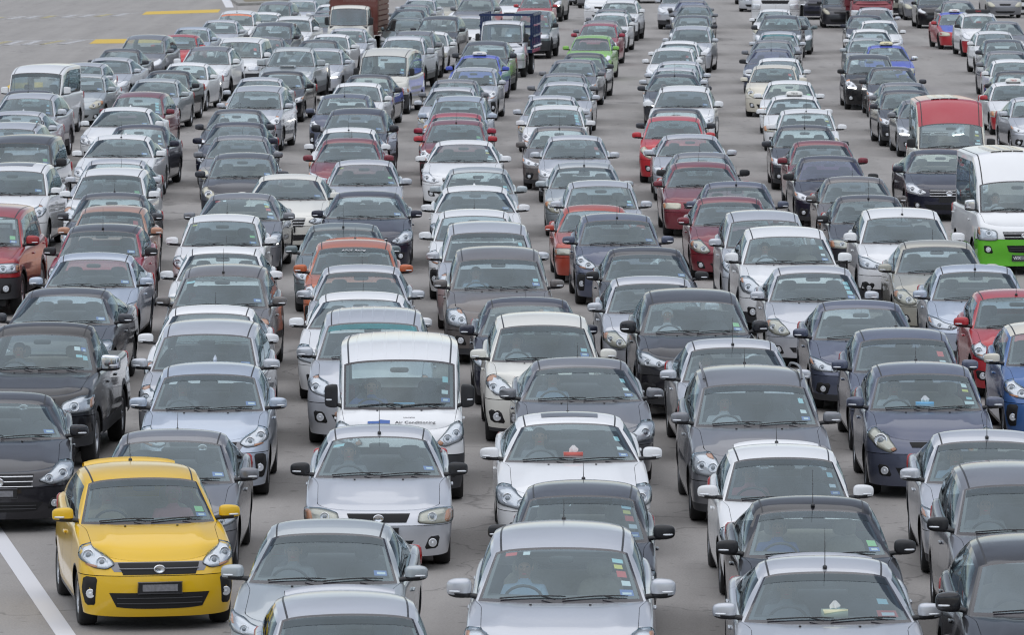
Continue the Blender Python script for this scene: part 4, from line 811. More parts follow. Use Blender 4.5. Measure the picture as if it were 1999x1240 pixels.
    ('S1', 'saloon_car', 'car', -3.14, 255.58, -5.5, 'beige', 0, '', {}, 'beige saloon behind a silver saloon, with nothing close behind it'),
    ('U1', 'sport_utility_car', 'car', -1.49, 243.80, -6.5, 'grey', 0, '', {}, 'grey SUV alone in its lane'),
    ('S4', 'saloon_car', 'car', -1.71, 225.69, -6.2, 'white', 0, '', {'top': 'silver'}, 'white saloon behind a charcoal minivan, with nothing close behind it'),
    ('T1', 'lorry', 'lorry', -0.31, 202.02, -5.9, 'silver', 0, '', {}, 'silver-cabbed lorry with dark blue load frame above its roof'),
    ('U3', 'sport_utility_car', 'car', -0.86, 190.04, -5.5, 'darkgrey', 0, 'antenna', {}, 'dark grey SUV behind a royal blue taxi and ahead of a silver lorry'),
    ('S1', 'taxi', 'taxi', -1.05, 184.10, -6.2, 'royal', 0, 'sign', {}, 'royal blue taxi with white roof sign'),
    ('H1', 'hatchback', 'car', -1.14, 171.56, -4.6, 'silver', 1, 'st1', {}, 'silver hatchback behind a grey saloon and ahead of a royal blue taxi'),
    ('S4', 'saloon_car', 'car', -1.64, 164.83, -4.3, 'grey', 1, 'antenna', {}, 'grey saloon behind a silver saloon and ahead of a silver hatchback'),
    ('S5', 'saloon_car', 'car', -1.68, 159.64, -4.1, 'silver', 1, 'antenna', {'shade': 'glass_shade'}, 'silver saloon behind a pale blue silver minivan and ahead of a grey saloon'),
    ('M3', 'minivan', 'car', -1.39, 150.00, -3.4, 'silverblue', 1, 'rails st0', {}, 'pale blue silver minivan behind a crimson saloon and ahead of a silver saloon'),
    ('S1', 'saloon_car', 'car', -1.41, 143.83, -2.5, 'crimson', 1, 'antenna', {}, 'crimson saloon behind a maroon hatchback and ahead of a pale blue silver minivan'),
    ('H1', 'hatchback', 'car', -1.36, 138.73, -2.1, 'maroon', 1, 'mast st4', {'mir': 'red'}, 'maroon hatchback behind a white saloon and ahead of a crimson saloon'),
    ('S3', 'saloon_car', 'car', -1.11, 131.11, -0.8, 'white', 1, 'st2', {}, 'white saloon behind a greenish silver saloon and ahead of a maroon hatchback'),
    ('S4', 'saloon_car', 'car', -0.71, 119.50, 0.8, 'silvergreen', 1, 'st1', {}, 'greenish silver saloon behind a white saloon and ahead of a white saloon'),
    ('S3', 'saloon_car', 'car', -0.74, 113.32, 1.2, 'white', 2, 'fin antenna st0', {}, 'white saloon behind a white hatchback and ahead of a greenish silver saloon'),
    ('H1', 'hatchback', 'car', -0.70, 104.57, 0.2, 'white', 2, 'antenna', {}, 'white hatchback behind a silver minivan and ahead of a white saloon'),
    ('M2', 'minivan', 'car', -0.43, 98.53, 0.8, 'silver', 2, 'st1', {'shade': 'glass_shade'}, 'silver minivan behind a brown-grey minivan and ahead of a white hatchback'),
    ('M4', 'minivan', 'car', -0.23, 92.33, 1.2, 'brown', 2, 'st1', {'shade': 'glass_shade'}, 'brown-grey minivan behind a navy saloon and ahead of a silver minivan'),
    ('S4', 'saloon_car', 'car', 0.23, 85.25, 1.5, 'navy', 2, 'antenna', {}, 'navy saloon behind a cream minivan and ahead of a brown-grey minivan'),
    ('M3', 'minivan', 'car', 0.42, 80.13, 1.5, 'pearl', 2, 'st1', {'shade': 'glass_shade'}, 'cream minivan behind a grey saloon and ahead of a navy saloon'),
    ('S3', 'saloon_car', 'car', 0.90, 75.13, 1.2, 'grey', 2, 'antenna st1', {'shade': 'glass_shade'}, 'grey saloon behind a white saloon and ahead of a cream minivan'),
    ('S3', 'saloon_car', 'car', 0.69, 67.80, 1.0, 'white', 2, 'sunroof antenna st2', {}, 'white saloon with sunroof behind a dark grey hatchback and ahead of a grey saloon'),
    ('H4', 'hatchback', 'car', 0.74, 59.86, -1.5, 'darkgrey', 2, 'antenna st3', {'mir': 'trim', 'shade': 'glass_shade'}, 'dark grey hatchback behind a silver SUV and ahead of a white saloon'),
    ('U1', 'sport_utility_car', 'car', 0.48, 54.30, -1.2, 'silver', 2, 'antenna st3', {}, 'silver SUV at the head of its lane, ahead of a dark grey hatchback'),
    ('S1', 'saloon_car', 'car', 0.21, 257.97, -6.5, 'white', 0, '', {}, 'white saloon at the head of its lane, ahead of a black SUV'),
    ('H3', 'hatchback', 'car', 1.09, 253.54, -5.4, 'red', 0, '', {}, 'red hatchback at the head of its lane, ahead of a black SUV'),
    ('U1', 'sport_utility_car', 'car', 1.62, 266.30, -6.0, 'black', 0, 'drl', {}, 'black SUV behind a white saloon, with nothing close behind it'),
    ('U2', 'sport_utility_car', 'car', 0.79, 220.85, -6.1, 'teal', 0, 'st4', {'low': 'silver'}, 'teal grey SUV with chrome bumper alone in its lane'),
    ('S4', 'saloon_car', 'car', 3.85, 292.73, -6.3, 'silver', 0, '', {}, 'silver saloon behind a grey saloon, with nothing close behind it'),
    ('S4', 'saloon_car', 'car', 4.28, 287.83, -5.9, 'grey', 0, '', {}, 'grey saloon at the head of its lane, ahead of a silver saloon'),
    ('V2', 'van', 'van', 4.31, 262.09, -5.6, 'white', 0, '', {}, 'white van at the far back of the queue'),
    ('U3', 'sport_utility_car', 'car', 4.58, 240.46, -6.0, 'white', 0, '', {'shade': 'glass_shade'}, 'white SUV behind a grey saloon, with nothing close behind it'),
    ('S4', 'saloon_car', 'car', 4.13, 235.50, -6.1, 'grey', 0, 'antenna', {}, 'grey saloon behind a white hatchback and ahead of a white SUV'),
    ('H1', 'hatchback', 'car', 3.93, 227.35, -6.5, 'white', 0, '', {}, 'white hatchback behind a grey saloon and ahead of a grey saloon'),
    ('S1', 'saloon_car', 'car', 3.45, 220.47, -5.5, 'grey', 0, 'antenna', {}, 'grey saloon behind a crimson hatchback and ahead of a white hatchback'),
    ('H1', 'hatchback', 'car', 3.27, 213.35, -6.6, 'crimson', 0, '', {}, 'crimson hatchback behind a green hatchback and ahead of a grey saloon'),
    ('H1', 'hatchback', 'car', 2.82, 200.45, -6.0, 'green', 0, '', {'shade': 'glass_shade'}, 'lime green hatchback with green door mirrors in the queue'),
    ('S4', 'saloon_car', 'car', 2.37, 185.93, -5.6, 'darkgrey', 0, '', {'shade': 'glass_shade'}, 'dark grey saloon behind a grey saloon, with nothing close behind it'),
    ('S4', 'saloon_car', 'car', 1.95, 179.43, -6.0, 'grey', 1, 'st0', {}, 'grey saloon behind a grey saloon and ahead of a dark grey saloon'),
    ('S1', 'saloon_car', 'car', 1.54, 169.13, -4.5, 'grey', 1, 'antenna', {}, 'grey saloon behind a silver saloon and ahead of a grey saloon'),
    ('S4', 'saloon_car', 'car', 1.53, 163.09, -3.6, 'silver', 1, 'antenna st0', {}, 'silver saloon behind a silver saloon and ahead of a grey saloon'),
    ('S5', 'saloon_car', 'car', 1.08, 154.20, -3.1, 'silver', 1, '', {}, 'silver saloon behind a white hatchback and ahead of a silver saloon'),
    ('H1', 'hatchback', 'car', 1.14, 146.76, -2.3, 'white', 1, 'antenna st2', {}, 'white hatchback behind a brown-grey saloon and ahead of a silver saloon'),
    ('S4', 'saloon_car', 'car', 1.15, 137.77, -1.8, 'brown', 1, 'mast', {}, 'brown-grey saloon behind a silver saloon and ahead of a white hatchback'),
    ('S4', 'saloon_car', 'car', 1.47, 132.87, -0.7, 'silver', 1, 'st8', {}, 'silver saloon behind a greenish silver saloon and ahead of a brown-grey saloon'),
    ('S5', 'saloon_car', 'car', 1.54, 121.52, 0.2, 'silvergreen', 1, 'mast st4', {'shade': 'glass_shade'}, 'greenish silver saloon behind a silver hatchback, beside a greenish silver saloon'),
    ('H2', 'hatchback', 'car', 1.77, 113.64, 1.0, 'silver', 2, 'st1', {}, 'silver hatchback behind a rust red boxy old saloon and ahead of a greenish silver saloon'),
    ('B1', 'boxy_saloon', 'car', 1.57, 108.72, 1.5, 'rust', 2, 'antenna', {}, 'rust red boxy old saloon partly hidden by a blue-grey hatchback'),
    ('H1', 'hatchback', 'car', 1.91, 103.43, 1.9, 'bluegrey', 2, 'mast st1', {'shade': 'glass_shade'}, 'blue-grey hatchback behind a charcoal saloon and ahead of a rust red boxy old saloon'),
    ('S1', 'saloon_car', 'car', 2.25, 95.87, 1.5, 'charcoal', 2, 'st5', {'mir': 'trim', 'shade': 'glass_shade'}, 'charcoal saloon behind a silver saloon and ahead of a blue-grey hatchback'),
    ('S5', 'saloon_car', 'car', 2.19, 89.37, 2.0, 'silver', 2, '', {'shade': 'glass_shade'}, 'silver saloon behind a charcoal SUV and ahead of a charcoal saloon'),
    ('U3', 'sport_utility_car', 'car', 2.65, 83.61, 1.5, 'charcoal', 2, 'st4 antenna', {}, 'charcoal SUV behind a silver saloon and ahead of a silver saloon'),
    ('S4', 'saloon_car', 'car', 3.03, 78.05, 1.8, 'silver', 2, 'mast', {'shade': 'glass_shade'}, 'silver saloon behind a grey minivan and ahead of a charcoal SUV'),
    ('M4', 'minivan', 'car', 3.01, 70.88, 1.2, 'grey', 2, 'rails antenna st2', {'shade': 'glass_shade'}, 'grey minivan with silver roof rails behind a white hatchback and ahead of a silver saloon'),
    ('H4', 'hatchback', 'car', 3.05, 63.58, 1.0, 'white', 2, 'antenna spoiler st2', {'shade': 'glass_shade'}, 'white hatchback behind a black saloon and ahead of a grey minivan'),
    ('S1', 'saloon_car', 'car', 3.13, 58.94, 1.0, 'black', 2, 'mast st4', {'mir': 'trim', 'shade': 'glass_shade'}, 'black saloon behind a silver saloon and ahead of a white hatchback'),
    ('S3', 'saloon_car', 'car', 2.98, 53.90, -0.5, 'silver', 2, 'mast spoiler st7', {'shade': 'glass_shade'}, 'silver saloon, beside a black SUV'),
    ('S1', 'saloon_car', 'car', 7.18, 296.92, -6.2, 'silver', 0, '', {}, 'silver saloon alone in its lane'),
    ('U1', 'sport_utility_car', 'car', 7.56, 255.42, -6.1, 'silver', 0, '', {}, 'silver SUV behind a grey saloon, with nothing close behind it'),
    ('S4', 'saloon_car', 'car', 7.86, 249.02, -5.4, 'grey', 0, '', {'glassm': 'glass_screen_purple'}, 'grey saloon behind a grey saloon and ahead of a silver SUV'),
    ('S5', 'saloon_car', 'car', 7.70, 240.42, -5.6, 'grey', 0, 'antenna', {}, 'grey saloon at the head of its lane, ahead of a grey saloon'),
    ('H1', 'hatchback', 'car', 7.07, 223.35, -5.4, 'darkgrey', 0, 'spoiler antenna', {}, 'dark grey hatchback alone in its lane'),
    ('M1', 'minivan', 'car', 6.55, 207.31, -6.1, 'silver', 0, '', {}, 'silver minivan behind a white saloon, with nothing close behind it'),
    ('S1', 'saloon_car', 'car', 5.76, 196.31, -6.0, 'white', 0, 'antenna', {'shade': 'glass_shade'}, 'white saloon behind a white hatchback and ahead of a silver minivan'),
    ('H1', 'hatchback', 'car', 5.33, 188.08, -5.7, 'white', 0, 'st8', {}, 'white hatchback behind a silver saloon and ahead of a white saloon'),
    ('S1', 'saloon_car', 'car', 5.23, 178.16, -5.5, 'silver', 1, 'antenna', {}, 'silver saloon behind a silver saloon and ahead of a white hatchback'),
    ('S1', 'saloon_car', 'car', 4.96, 173.36, -5.3, 'silver', 1, '', {}, 'silver saloon behind a dark grey saloon and ahead of a silver saloon'),
    ('S3', 'saloon_car', 'car', 4.81, 168.32, -1.5, 'darkgrey', 1, 'mast drl', {}, 'dark grey saloon at the head of its lane, ahead of a silver saloon'),
    ('U3', 'sport_utility_car', 'car', 4.68, 154.72, -3.9, 'white', 1, 'rails st0', {}, 'white SUV behind a dark grey saloon, with nothing close behind it'),
    ('S5', 'saloon_car', 'car', 4.24, 146.84, -2.9, 'darkgrey', 1, 'st4', {}, 'dark grey saloon behind a bright red hatchback and ahead of a white SUV'),
    ('H2', 'hatchback', 'car', 3.99, 140.27, -2.0, 'brightred', 1, 'antenna', {}, 'bright red hatchback with red mirrors behind a silver saloon'),
    ('S3', 'saloon_car', 'car', 4.18, 133.62, -0.2, 'silver', 1, 'st0', {}, 'silver saloon behind a grey saloon and ahead of a bright red hatchback'),
    ('S2', 'saloon_car', 'car', 4.22, 126.49, 1.1, 'grey', 1, 'antenna', {'mir': 'trim'}, 'grey saloon behind a maroon boxy old saloon and ahead of a silver saloon'),
    ('B1', 'boxy_saloon', 'car', 4.04, 121.59, 0.8, 'maroon', 1, 'antenna', {'sc': 1.08, 'shade': 'glass_shade'}, 'maroon boxy old saloon behind a blue-grey saloon and ahead of a grey saloon'),
    ('S5', 'saloon_car', 'car', 4.52, 114.63, 0.6, 'bluegrey', 2, 'mast', {'shade': 'glass_shade'}, 'blue-grey saloon behind a maroon saloon and ahead of a maroon boxy old saloon'),
    ('S5', 'saloon_car', 'car', 4.20, 109.71, 1.0, 'maroon', 2, 'antenna', {'shade': 'glass_shade'}, 'maroon saloon behind a silver minivan and ahead of a blue-grey saloon'),
    ('M1', 'minivan', 'car', 4.53, 102.30, 1.0, 'silver', 2, 'antenna', {}, 'silver minivan behind a white SUV and ahead of a maroon saloon'),
    ('U1', 'sport_utility_car', 'car', 4.70, 97.43, 1.0, 'white', 2, 'st2', {}, 'white SUV behind a silver saloon and ahead of a silver minivan'),
    ('S5', 'saloon_car', 'car', 4.85, 91.62, 0.5, 'silver', 2, 'st2', {'shade': 'glass_shade'}, 'silver saloon behind a blue-grey saloon and ahead of a white SUV'),
    ('S4', 'saloon_car', 'car', 5.19, 84.69, 0.5, 'bluegrey', 2, 'antenna', {}, 'blue-grey saloon behind a blue-grey hatchback and ahead of a silver saloon'),
    ('H2', 'hatchback', 'car', 5.42, 78.65, 0.3, 'bluegrey', 2, 'antenna st8', {'shade': 'glass_shade'}, 'blue-grey hatchback behind a blue-grey hatchback and ahead of a blue-grey saloon'),
    ('H2', 'hatchback', 'car', 5.32, 73.39, 0.0, 'bluegrey', 2, 'antenna st2', {'shade': 'glass_shade'}, 'blue-grey hatchback with tissue box behind a silver saloon and ahead of a blue-grey hatchback'),
    ('S4', 'saloon_car', 'car', 5.51, 65.77, -0.9, 'silver', 2, 'mast', {'shade': 'glass_shade'}, 'silver saloon behind a grey minivan and ahead of a blue-grey hatchback'),
    ('M1', 'minivan', 'car', 5.38, 60.05, 0.0, 'grey', 2, '', {'mir': 'trim', 'shade': 'glass_shade'}, 'grey minivan behind a black SUV and ahead of a silver saloon'),
    ('U3', 'sport_utility_car', 'car', 5.04, 53.32, 0.0, 'black', 2, '', {'glassm': 'glass_screen_dark'}, 'black SUV at the head of its lane, ahead of a grey minivan'),
    ('S1', 'saloon_car', 'car', 12.47, 294.65, -6.2, 'charcoal', 0, '', {}, 'charcoal saloon behind a silver saloon, with nothing close behind it'),
    ('S1', 'saloon_car', 'car', 12.18, 281.73, -6.5, 'silver', 0, '', {}, 'silver saloon at the head of its lane, ahead of a charcoal saloon'),
    ('T1', 'lorry', 'lorry', 11.86, 255.43, -5.8, 'white', 0, '', {'sc': 1.28}, 'tall white lorry with dark panel below its windscreen'),
    ('S5', 'saloon_car', 'car', 10.79, 233.85, -5.3, 'white', 0, 'antenna', {}, 'white saloon behind a teal grey saloon, with nothing close behind it'),
    ('S1', 'saloon_car', 'car', 11.06, 224.98, -4.2, 'teal', 0, '', {}, 'teal grey saloon behind a dark grey SUV and ahead of a white saloon'),
    ('U1', 'sport_utility_car', 'car', 10.32, 218.90, -5.5, 'darkgrey', 0, 'rails antenna', {}, 'dark grey SUV behind a silver saloon and ahead of a teal grey saloon'),
    ('S5', 'saloon_car', 'car', 9.65, 206.29, -5.1, 'silver', 0, '', {'shade': 'glass_shade_teal'}, 'silver saloon behind a grey saloon and ahead of a dark grey SUV'),
    ('S1', 'saloon_car', 'car', 9.06, 197.82, -5.4, 'grey', 0, 'antenna', {'glassm': 'glass_screen_dark'}, 'grey saloon behind a blue-grey saloon and ahead of a silver saloon'),
    ('S4', 'saloon_car', 'car', 8.66, 190.06, -5.6, 'bluegrey', 0, 'mast', {'glassm': 'glass_screen_purple', 'mir': 'trim'}, 'blue-grey saloon with purple tinted windscreen behind a white saloon and ahead of a grey saloon'),
    ('S5', 'saloon_car', 'car', 8.51, 181.49, -5.0, 'white', 0, 'antenna', {}, 'white saloon behind an ivory hatchback and ahead of a blue-grey saloon'),
    ('H2', 'hatchback', 'car', 8.01, 173.91, -4.7, 'ivory', 1, 'st8', {}, 'ivory hatchback behind a white saloon and ahead of a white saloon'),
    ('S5', 'saloon_car', 'car', 8.00, 164.07, -3.5, 'white', 1, 'st4', {}, 'white saloon behind a white taxi and ahead of an ivory hatchback'),
    ('S2', 'taxi', 'taxi', 7.69, 154.93, -2.1, 'white', 1, 'sign', {'shade': 'glass_shade'}, 'all-white taxi with a white roof sign'),
    ('H2', 'hatchback', 'car', 7.49, 144.81, -1.7, 'white', 1, 'mast st2', {}, 'white hatchback behind a dark grey saloon and ahead of a white taxi'),
    ('S4', 'saloon_car', 'car', 7.08, 137.70, -0.7, 'darkgrey', 1, 'mast', {}, 'dark grey saloon behind a maroon saloon and ahead of a white hatchback'),
    ('S5', 'saloon_car', 'car', 7.08, 130.17, 0.5, 'maroon', 1, '', {'shade': 'glass_shade'}, 'maroon saloon behind a navy saloon and ahead of a dark grey saloon'),
    ('S4', 'saloon_car', 'car', 6.93, 124.34, 0.8, 'navy', 1, '', {'glassm': 'glass_screen_purple', 'mir': 'trim'}, 'navy saloon behind a brown-grey saloon and ahead of a maroon saloon'),
    ('S2', 'saloon_car', 'car', 7.05, 116.93, 0.0, 'brown', 2, 'antenna', {}, 'brown-grey saloon behind a dark grey saloon and ahead of a navy saloon'),
    ('S2', 'saloon_car', 'car', 6.94, 110.72, 0.0, 'darkgrey', 2, 'mast', {'mir': 'trim'}, 'dark grey saloon behind a white SUV and ahead of a brown-grey saloon'),
    ('U3', 'sport_utility_car', 'car', 7.03, 102.46, 0.3, 'white', 2, 'mast', {}, 'white SUV behind a beige saloon and ahead of a dark grey saloon'),
    ('S5', 'saloon_car', 'car', 7.29, 97.56, 0.0, 'beige', 2, 'antenna', {'shade': 'glass_shade'}, 'beige saloon behind a pale blue silver saloon and ahead of a white SUV'),
    ('S4', 'saloon_car', 'car', 7.49, 91.90, -0.8, 'silverblue', 2, 'mast', {'shade': 'glass_shade'}, 'pale blue silver saloon behind a red hatchback and ahead of a beige saloon'),
    ('H3', 'hatchback', 'car', 7.66, 86.16, 0.5, 'red', 2, 'mast', {}, 'red hatchback behind a blue hatchback and ahead of a pale blue silver saloon'),
    ('H1', 'hatchback', 'car', 7.60, 79.64, 0.5, 'blue', 2, '', {'top': 'ivory', 'mir': 'ivory'}, 'bright blue hatchback with ivory roof and ivory mirrors'),
    ('M1', 'minivan', 'car', 14.36, 269.54, -3.5, 'navy', 0, '', {}, 'navy minivan behind a dark grey hatchback, with nothing close behind it'),
    ('H2', 'hatchback', 'car', 14.76, 257.15, -1.2, 'darkgrey', 0, '', {}, 'dark grey hatchback behind a maroon lorry and ahead of a navy minivan'),
    ('T1', 'lorry', 'lorry', 15.77, 250.21, 0.1, 'maroon', 0, '', {'sc': 1.12}, 'dark red lorry at the back of the queue'),
    ('S1', 'saloon_car', 'car', 15.03, 236.01, 0.3, 'silver', 0, 'antenna', {}, 'silver saloon behind a navy saloon, with nothing close behind it'),
    ('S4', 'saloon_car', 'car', 14.05, 226.35, -0.9, 'navy', 0, '', {}, 'navy saloon behind a white saloon and ahead of a silver saloon'),
    ('S1', 'saloon_car', 'car', 14.14, 219.84, 0.5, 'white', 0, 'antenna', {}, 'white saloon behind a white saloon and ahead of a navy saloon'),
    ('S5', 'saloon_car', 'car', 13.17, 209.09, -0.3, 'white', 0, '', {'shade': 'glass_shade'}, 'white saloon behind a greenish silver saloon and ahead of a white saloon'),
    ('S1', 'saloon_car', 'car', 12.52, 200.40, 0.0, 'silvergreen', 0, '', {}, 'greenish silver saloon behind a royal blue taxi and ahead of a white saloon'),
    ('S5', 'taxi', 'taxi', 12.65, 192.37, 0.9, 'royal', 0, 'signy', {'mir': 'chrome'}, 'royal blue taxi with pale yellow roof sign and chrome mirrors'),
    ('M1', 'minivan', 'car', 11.21, 178.80, -0.5, 'black', 1, 'drl', {}, 'black minivan behind a dark grey saloon, with nothing close behind it'),
    ('S4', 'saloon_car', 'car', 11.59, 173.76, -0.5, 'darkgrey', 1, '', {}, 'dark grey saloon behind a grey saloon and ahead of a black minivan'),
    ('S1', 'saloon_car', 'car', 11.21, 163.04, 1.6, 'grey', 1, 'antenna', {}, 'grey saloon behind a dark grey saloon and ahead of a dark grey saloon'),
    ('S4', 'saloon_car', 'car', 10.87, 157.29, 1.3, 'darkgrey', 1, '', {}, 'dark grey saloon behind a grey saloon and ahead of a grey saloon'),
    ('S3', 'saloon_car', 'car', 11.08, 152.20, 0.0, 'grey', 1, 'drl', {}, 'grey saloon at the head of its lane, ahead of a dark grey saloon'),
    ('V3', 'van', 'van', 10.27, 134.13, -0.6, 'ivory', 1, 'panel st2', {'top': 'vanred', 'mir': 'trim'}, 'ivory minibus van with raised red roof'),
    ('S3', 'saloon_car', 'car', 9.55, 127.00, 1.0, 'navy', 1, '', {}, 'navy saloon at the head of its lane, ahead of an ivory van'),
    ('V3', 'van', 'van', 9.73, 111.32, 2.8, 'white', 2, 'panel', {'low': 'limegreen', 'mir': 'chrome'}, 'white high-roof minibus van with lime green front bumper'),
    ('U1', 'sport_utility_car', 'car', 18.59, 273.45, 0.0, 'beige', 0, '', {}, 'beige SUV behind a grey saloon, with nothing close behind it'),
    ('S5', 'saloon_car', 'car', 19.17, 268.54, 1.0, 'grey', 0, '', {}, 'grey saloon behind a charcoal hatchback and ahead of a beige SUV'),
    ('H1', 'hatchback', 'car', 18.95, 256.39, 1.0, 'charcoal', 0, '', {}, 'charcoal hatchback behind a grey saloon and ahead of a grey saloon'),
    ('S1', 'saloon_car', 'car', 19.29, 246.58, 1.5, 'grey', 0, '', {}, 'grey saloon at the head of its lane, ahead of a charcoal hatchback'),
    ('S2', 'taxi', 'taxi', 17.92, 230.72, 3.0, 'red', 0, 'sign', {'top': 'royal', 'hood': 'royal'}, 'red taxi with blue bonnet and blue roof'),
    ('M1', 'taxi', 'taxi', 18.23, 222.72, 2.0, 'white', 0, 'signboard', {'low': 'red', 'mir': 'trim'}, 'white and red taxi carrying a long black roof board'),
    ('S4', 'saloon_car', 'car', 18.78, 217.92, 1.5, 'grey', 0, '', {}, 'grey saloon at the head of its lane, ahead of a white taxi'),
    ('H1', 'hatchback', 'car', 17.38, 205.31, 1.5, 'white', 0, '', {}, 'white hatchback behind a dark grey hatchback, with nothing close behind it'),
    ('H1', 'hatchback', 'car', 16.91, 195.82, 1.0, 'darkgrey', 0, '', {}, 'dark grey hatchback behind a grey saloon and ahead of a white hatchback'),
    ('S5', 'saloon_car', 'car', 16.22, 186.77, 1.0, 'grey', 0, '', {}, 'grey saloon behind a white saloon and ahead of a dark grey hatchback'),
    ('S1', 'saloon_car', 'car', 15.81, 179.80, 1.0, 'white', 1, '', {}, 'white saloon behind a charcoal saloon and ahead of a grey saloon'),
    ('S5', 'saloon_car', 'car', 15.14, 170.62, 1.0, 'charcoal', 1, '', {}, 'charcoal saloon behind a white taxi and ahead of a white saloon'),
    ('S2', 'taxi', 'taxi', 14.40, 163.45, 1.0, 'white', 1, 'sign', {'low': 'red'}, 'white taxi with red front bumper and small white roof sign'),
    ('S4', 'saloon_car', 'car', 14.07, 153.04, 2.0, 'silver', 1, '', {}, 'silver saloon at the head of its lane, ahead of a white taxi'),
    ('S5', 'saloon_car', 'car', 23.29, 271.79, 2.0, 'grey', 0, '', {}, 'grey saloon alone in its lane'),
    ('H1', 'hatchback', 'car', 24.74, 276.85, 2.0, 'white', 0, '', {}, 'white hatchback alone in its lane'),
]
# ---------------------------------------------------------------- the road
def asphalt():
    m, nt, out = newmat('asphalt'); b = node(nt, 'ShaderNodeBsdfPrincipled'); nt.links.new(b.outputs[0], out.inputs[0]); b.inputs['Roughness'].default_value = .85
    tc = node(nt, 'ShaderNodeTexCoord'); L = nt.links.new
    n1 = node(nt, 'ShaderNodeTexNoise', Scale=.22, Detail=6.0, Roughness=.6); n2 = node(nt, 'ShaderNodeTexNoise', Scale=3.0, Detail=6.0, Roughness=.7); n3 = node(nt, 'ShaderNodeTexNoise', Scale=38.0, Detail=3.0, Roughness=.7)
    mp = node(nt, 'ShaderNodeMapping'); mp.inputs['Scale'].default_value = (1.3, .05, 1); L(tc.outputs['Object'], mp.inputs[0]); n4 = node(nt, 'ShaderNodeTexNoise', Scale=1.0, Detail=4.0); L(mp.outputs[0], n4.inputs['Vector'])
    mp2 = node(nt, 'ShaderNodeMapping'); mp2.inputs['Scale'].default_value = (1.0, .35, 1); L(tc.outputs['Object'], mp2.inputs[0])
    for n in (n1, n3): L(tc.outputs['Object'], n.inputs['Vector'])
    L(mp2.outputs[0], n2.inputs['Vector'])
    vo = node(nt, 'ShaderNodeTexVoronoi', Scale=60.0); L(tc.outputs['Object'], vo.inputs['Vector'])
    def madd(a, k, c):
        n = node(nt, 'ShaderNodeMath', operation='MULTIPLY_ADD'); L(a, n.inputs[0]); n.inputs[1].default_value = k
        if isinstance(c, float): n.inputs[2].default_value = c
        else: L(c, n.inputs[2])
        return n.outputs[0]
    v = madd(n1.outputs[0], .16, .70); v = madd(n2.outputs[0], .22, v); v = madd(n3.outputs[0], .62, v); v = madd(n4.outputs[0], .44, v); v = madd(vo.outputs['Distance'], .10, v)
    v = madd(v, 1.0, -.53)
    # oil drips and dark patches where queues stand
    st = node(nt, 'ShaderNodeTexNoise', Scale=1.1, Detail=5.0, Roughness=.75); L(tc.outputs['Object'], st.inputs['Vector']); rp = node(nt, 'ShaderNodeMapRange'); rp.inputs['From Min'].default_value = .60; rp.inputs['From Max'].default_value = .78; rp.inputs['To Min'].default_value = 1; rp.inputs['To Max'].default_value = .64
    L(st.outputs[0], rp.inputs[0]); mu = node(nt, 'ShaderNodeMath', operation='MULTIPLY'); L(v, mu.inputs[0]); L(rp.outputs[0], mu.inputs[1])
    dr = node(nt, 'ShaderNodeTexNoise', Scale=4.5, Detail=2.0); L(tc.outputs['Object'], dr.inputs['Vector']); rd = node(nt, 'ShaderNodeMapRange'); rd.inputs['From Min'].default_value = .66; rd.inputs['From Max'].default_value = .72; rd.inputs['To Min'].default_value = 1; rd.inputs['To Max'].default_value = .66
    L(dr.outputs[0], rd.inputs[0]); mu0 = node(nt, 'ShaderNodeMath', operation='MULTIPLY'); L(mu.outputs[0], mu0.inputs[0]); L(rd.outputs[0], mu0.inputs[1]); mu = mu0
    # hairline cracks
    wv = node(nt, 'ShaderNodeTexNoise', Scale=.8, Detail=4.0); L(tc.outputs['Object'], wv.inputs['Vector']); ad = node(nt, 'ShaderNodeVectorMath', operation='MULTIPLY_ADD'); L(wv.outputs['Color'], ad.inputs[0]); ad.inputs[1].default_value = (2.2, 2.2, 0); L(tc.outputs['Object'], ad.inputs[2])
    vc = node(nt, 'ShaderNodeTexVoronoi', Scale=.17, feature='DISTANCE_TO_EDGE'); L(ad.outputs[0], vc.inputs['Vector']); cr = node(nt, 'ShaderNodeMapRange'); cr.inputs['From Max'].default_value = .006; cr.inputs['To Min'].default_value = .62; cr.inputs['To Max'].default_value = 1.0
    L(vc.outputs['Distance'], cr.inputs[0]); mu2 = node(nt, 'ShaderNodeMath', operation='MULTIPLY'); L(mu.outputs[0], mu2.inputs[0]); L(cr.outputs[0], mu2.inputs[1]); mu = mu2
    mx = node(nt, 'ShaderNodeMix', data_type='RGBA', blend_type='MULTIPLY'); mx.inputs['Factor'].default_value = 1; mx.inputs['A'].default_value = (.315, .298, .283, 1); L(mu.outputs[0], mx.inputs['B']); L(mx.outputs['Result'], b.inputs['Base Color'])
    bp = node(nt, 'ShaderNodeBump', Strength=.35, Distance=.012); L(n3.outputs[0], bp.inputs['Height']); L(bp.outputs[0], b.inputs['Normal'])
asphalt()
def roadpaint(name, col, wear):
    m, nt, out = newmat(name); b = node(nt, 'ShaderNodeBsdfPrincipled'); b.inputs['Base Color'].default_value = (*col, 1); b.inputs['Roughness'].default_value = .7
    tr = node(nt, 'ShaderNodeBsdfTransparent'); ms = node(nt, 'ShaderNodeMixShader'); tc = node(nt, 'ShaderNodeTexCoord')
    nz = node(nt, 'ShaderNodeTexNoise', Scale=9.0, Detail=8.0, Roughness=.75); nt.links.new(tc.outputs['Object'], nz.inputs['Vector'])
    mr = node(nt, 'ShaderNodeMapRange'); mr.inputs['From Min'].default_value = wear - .09; mr.inputs['From Max'].default_value = wear + .05
    nt.links.new(nz.outputs[0], mr.inputs[0]); nt.links.new(mr.outputs[0], ms.inputs[0]); nt.links.new(tr.outputs[0], ms.inputs[1]); nt.links.new(b.outputs[0], ms.inputs[2]); nt.links.new(ms.outputs[0], out.inputs[0])
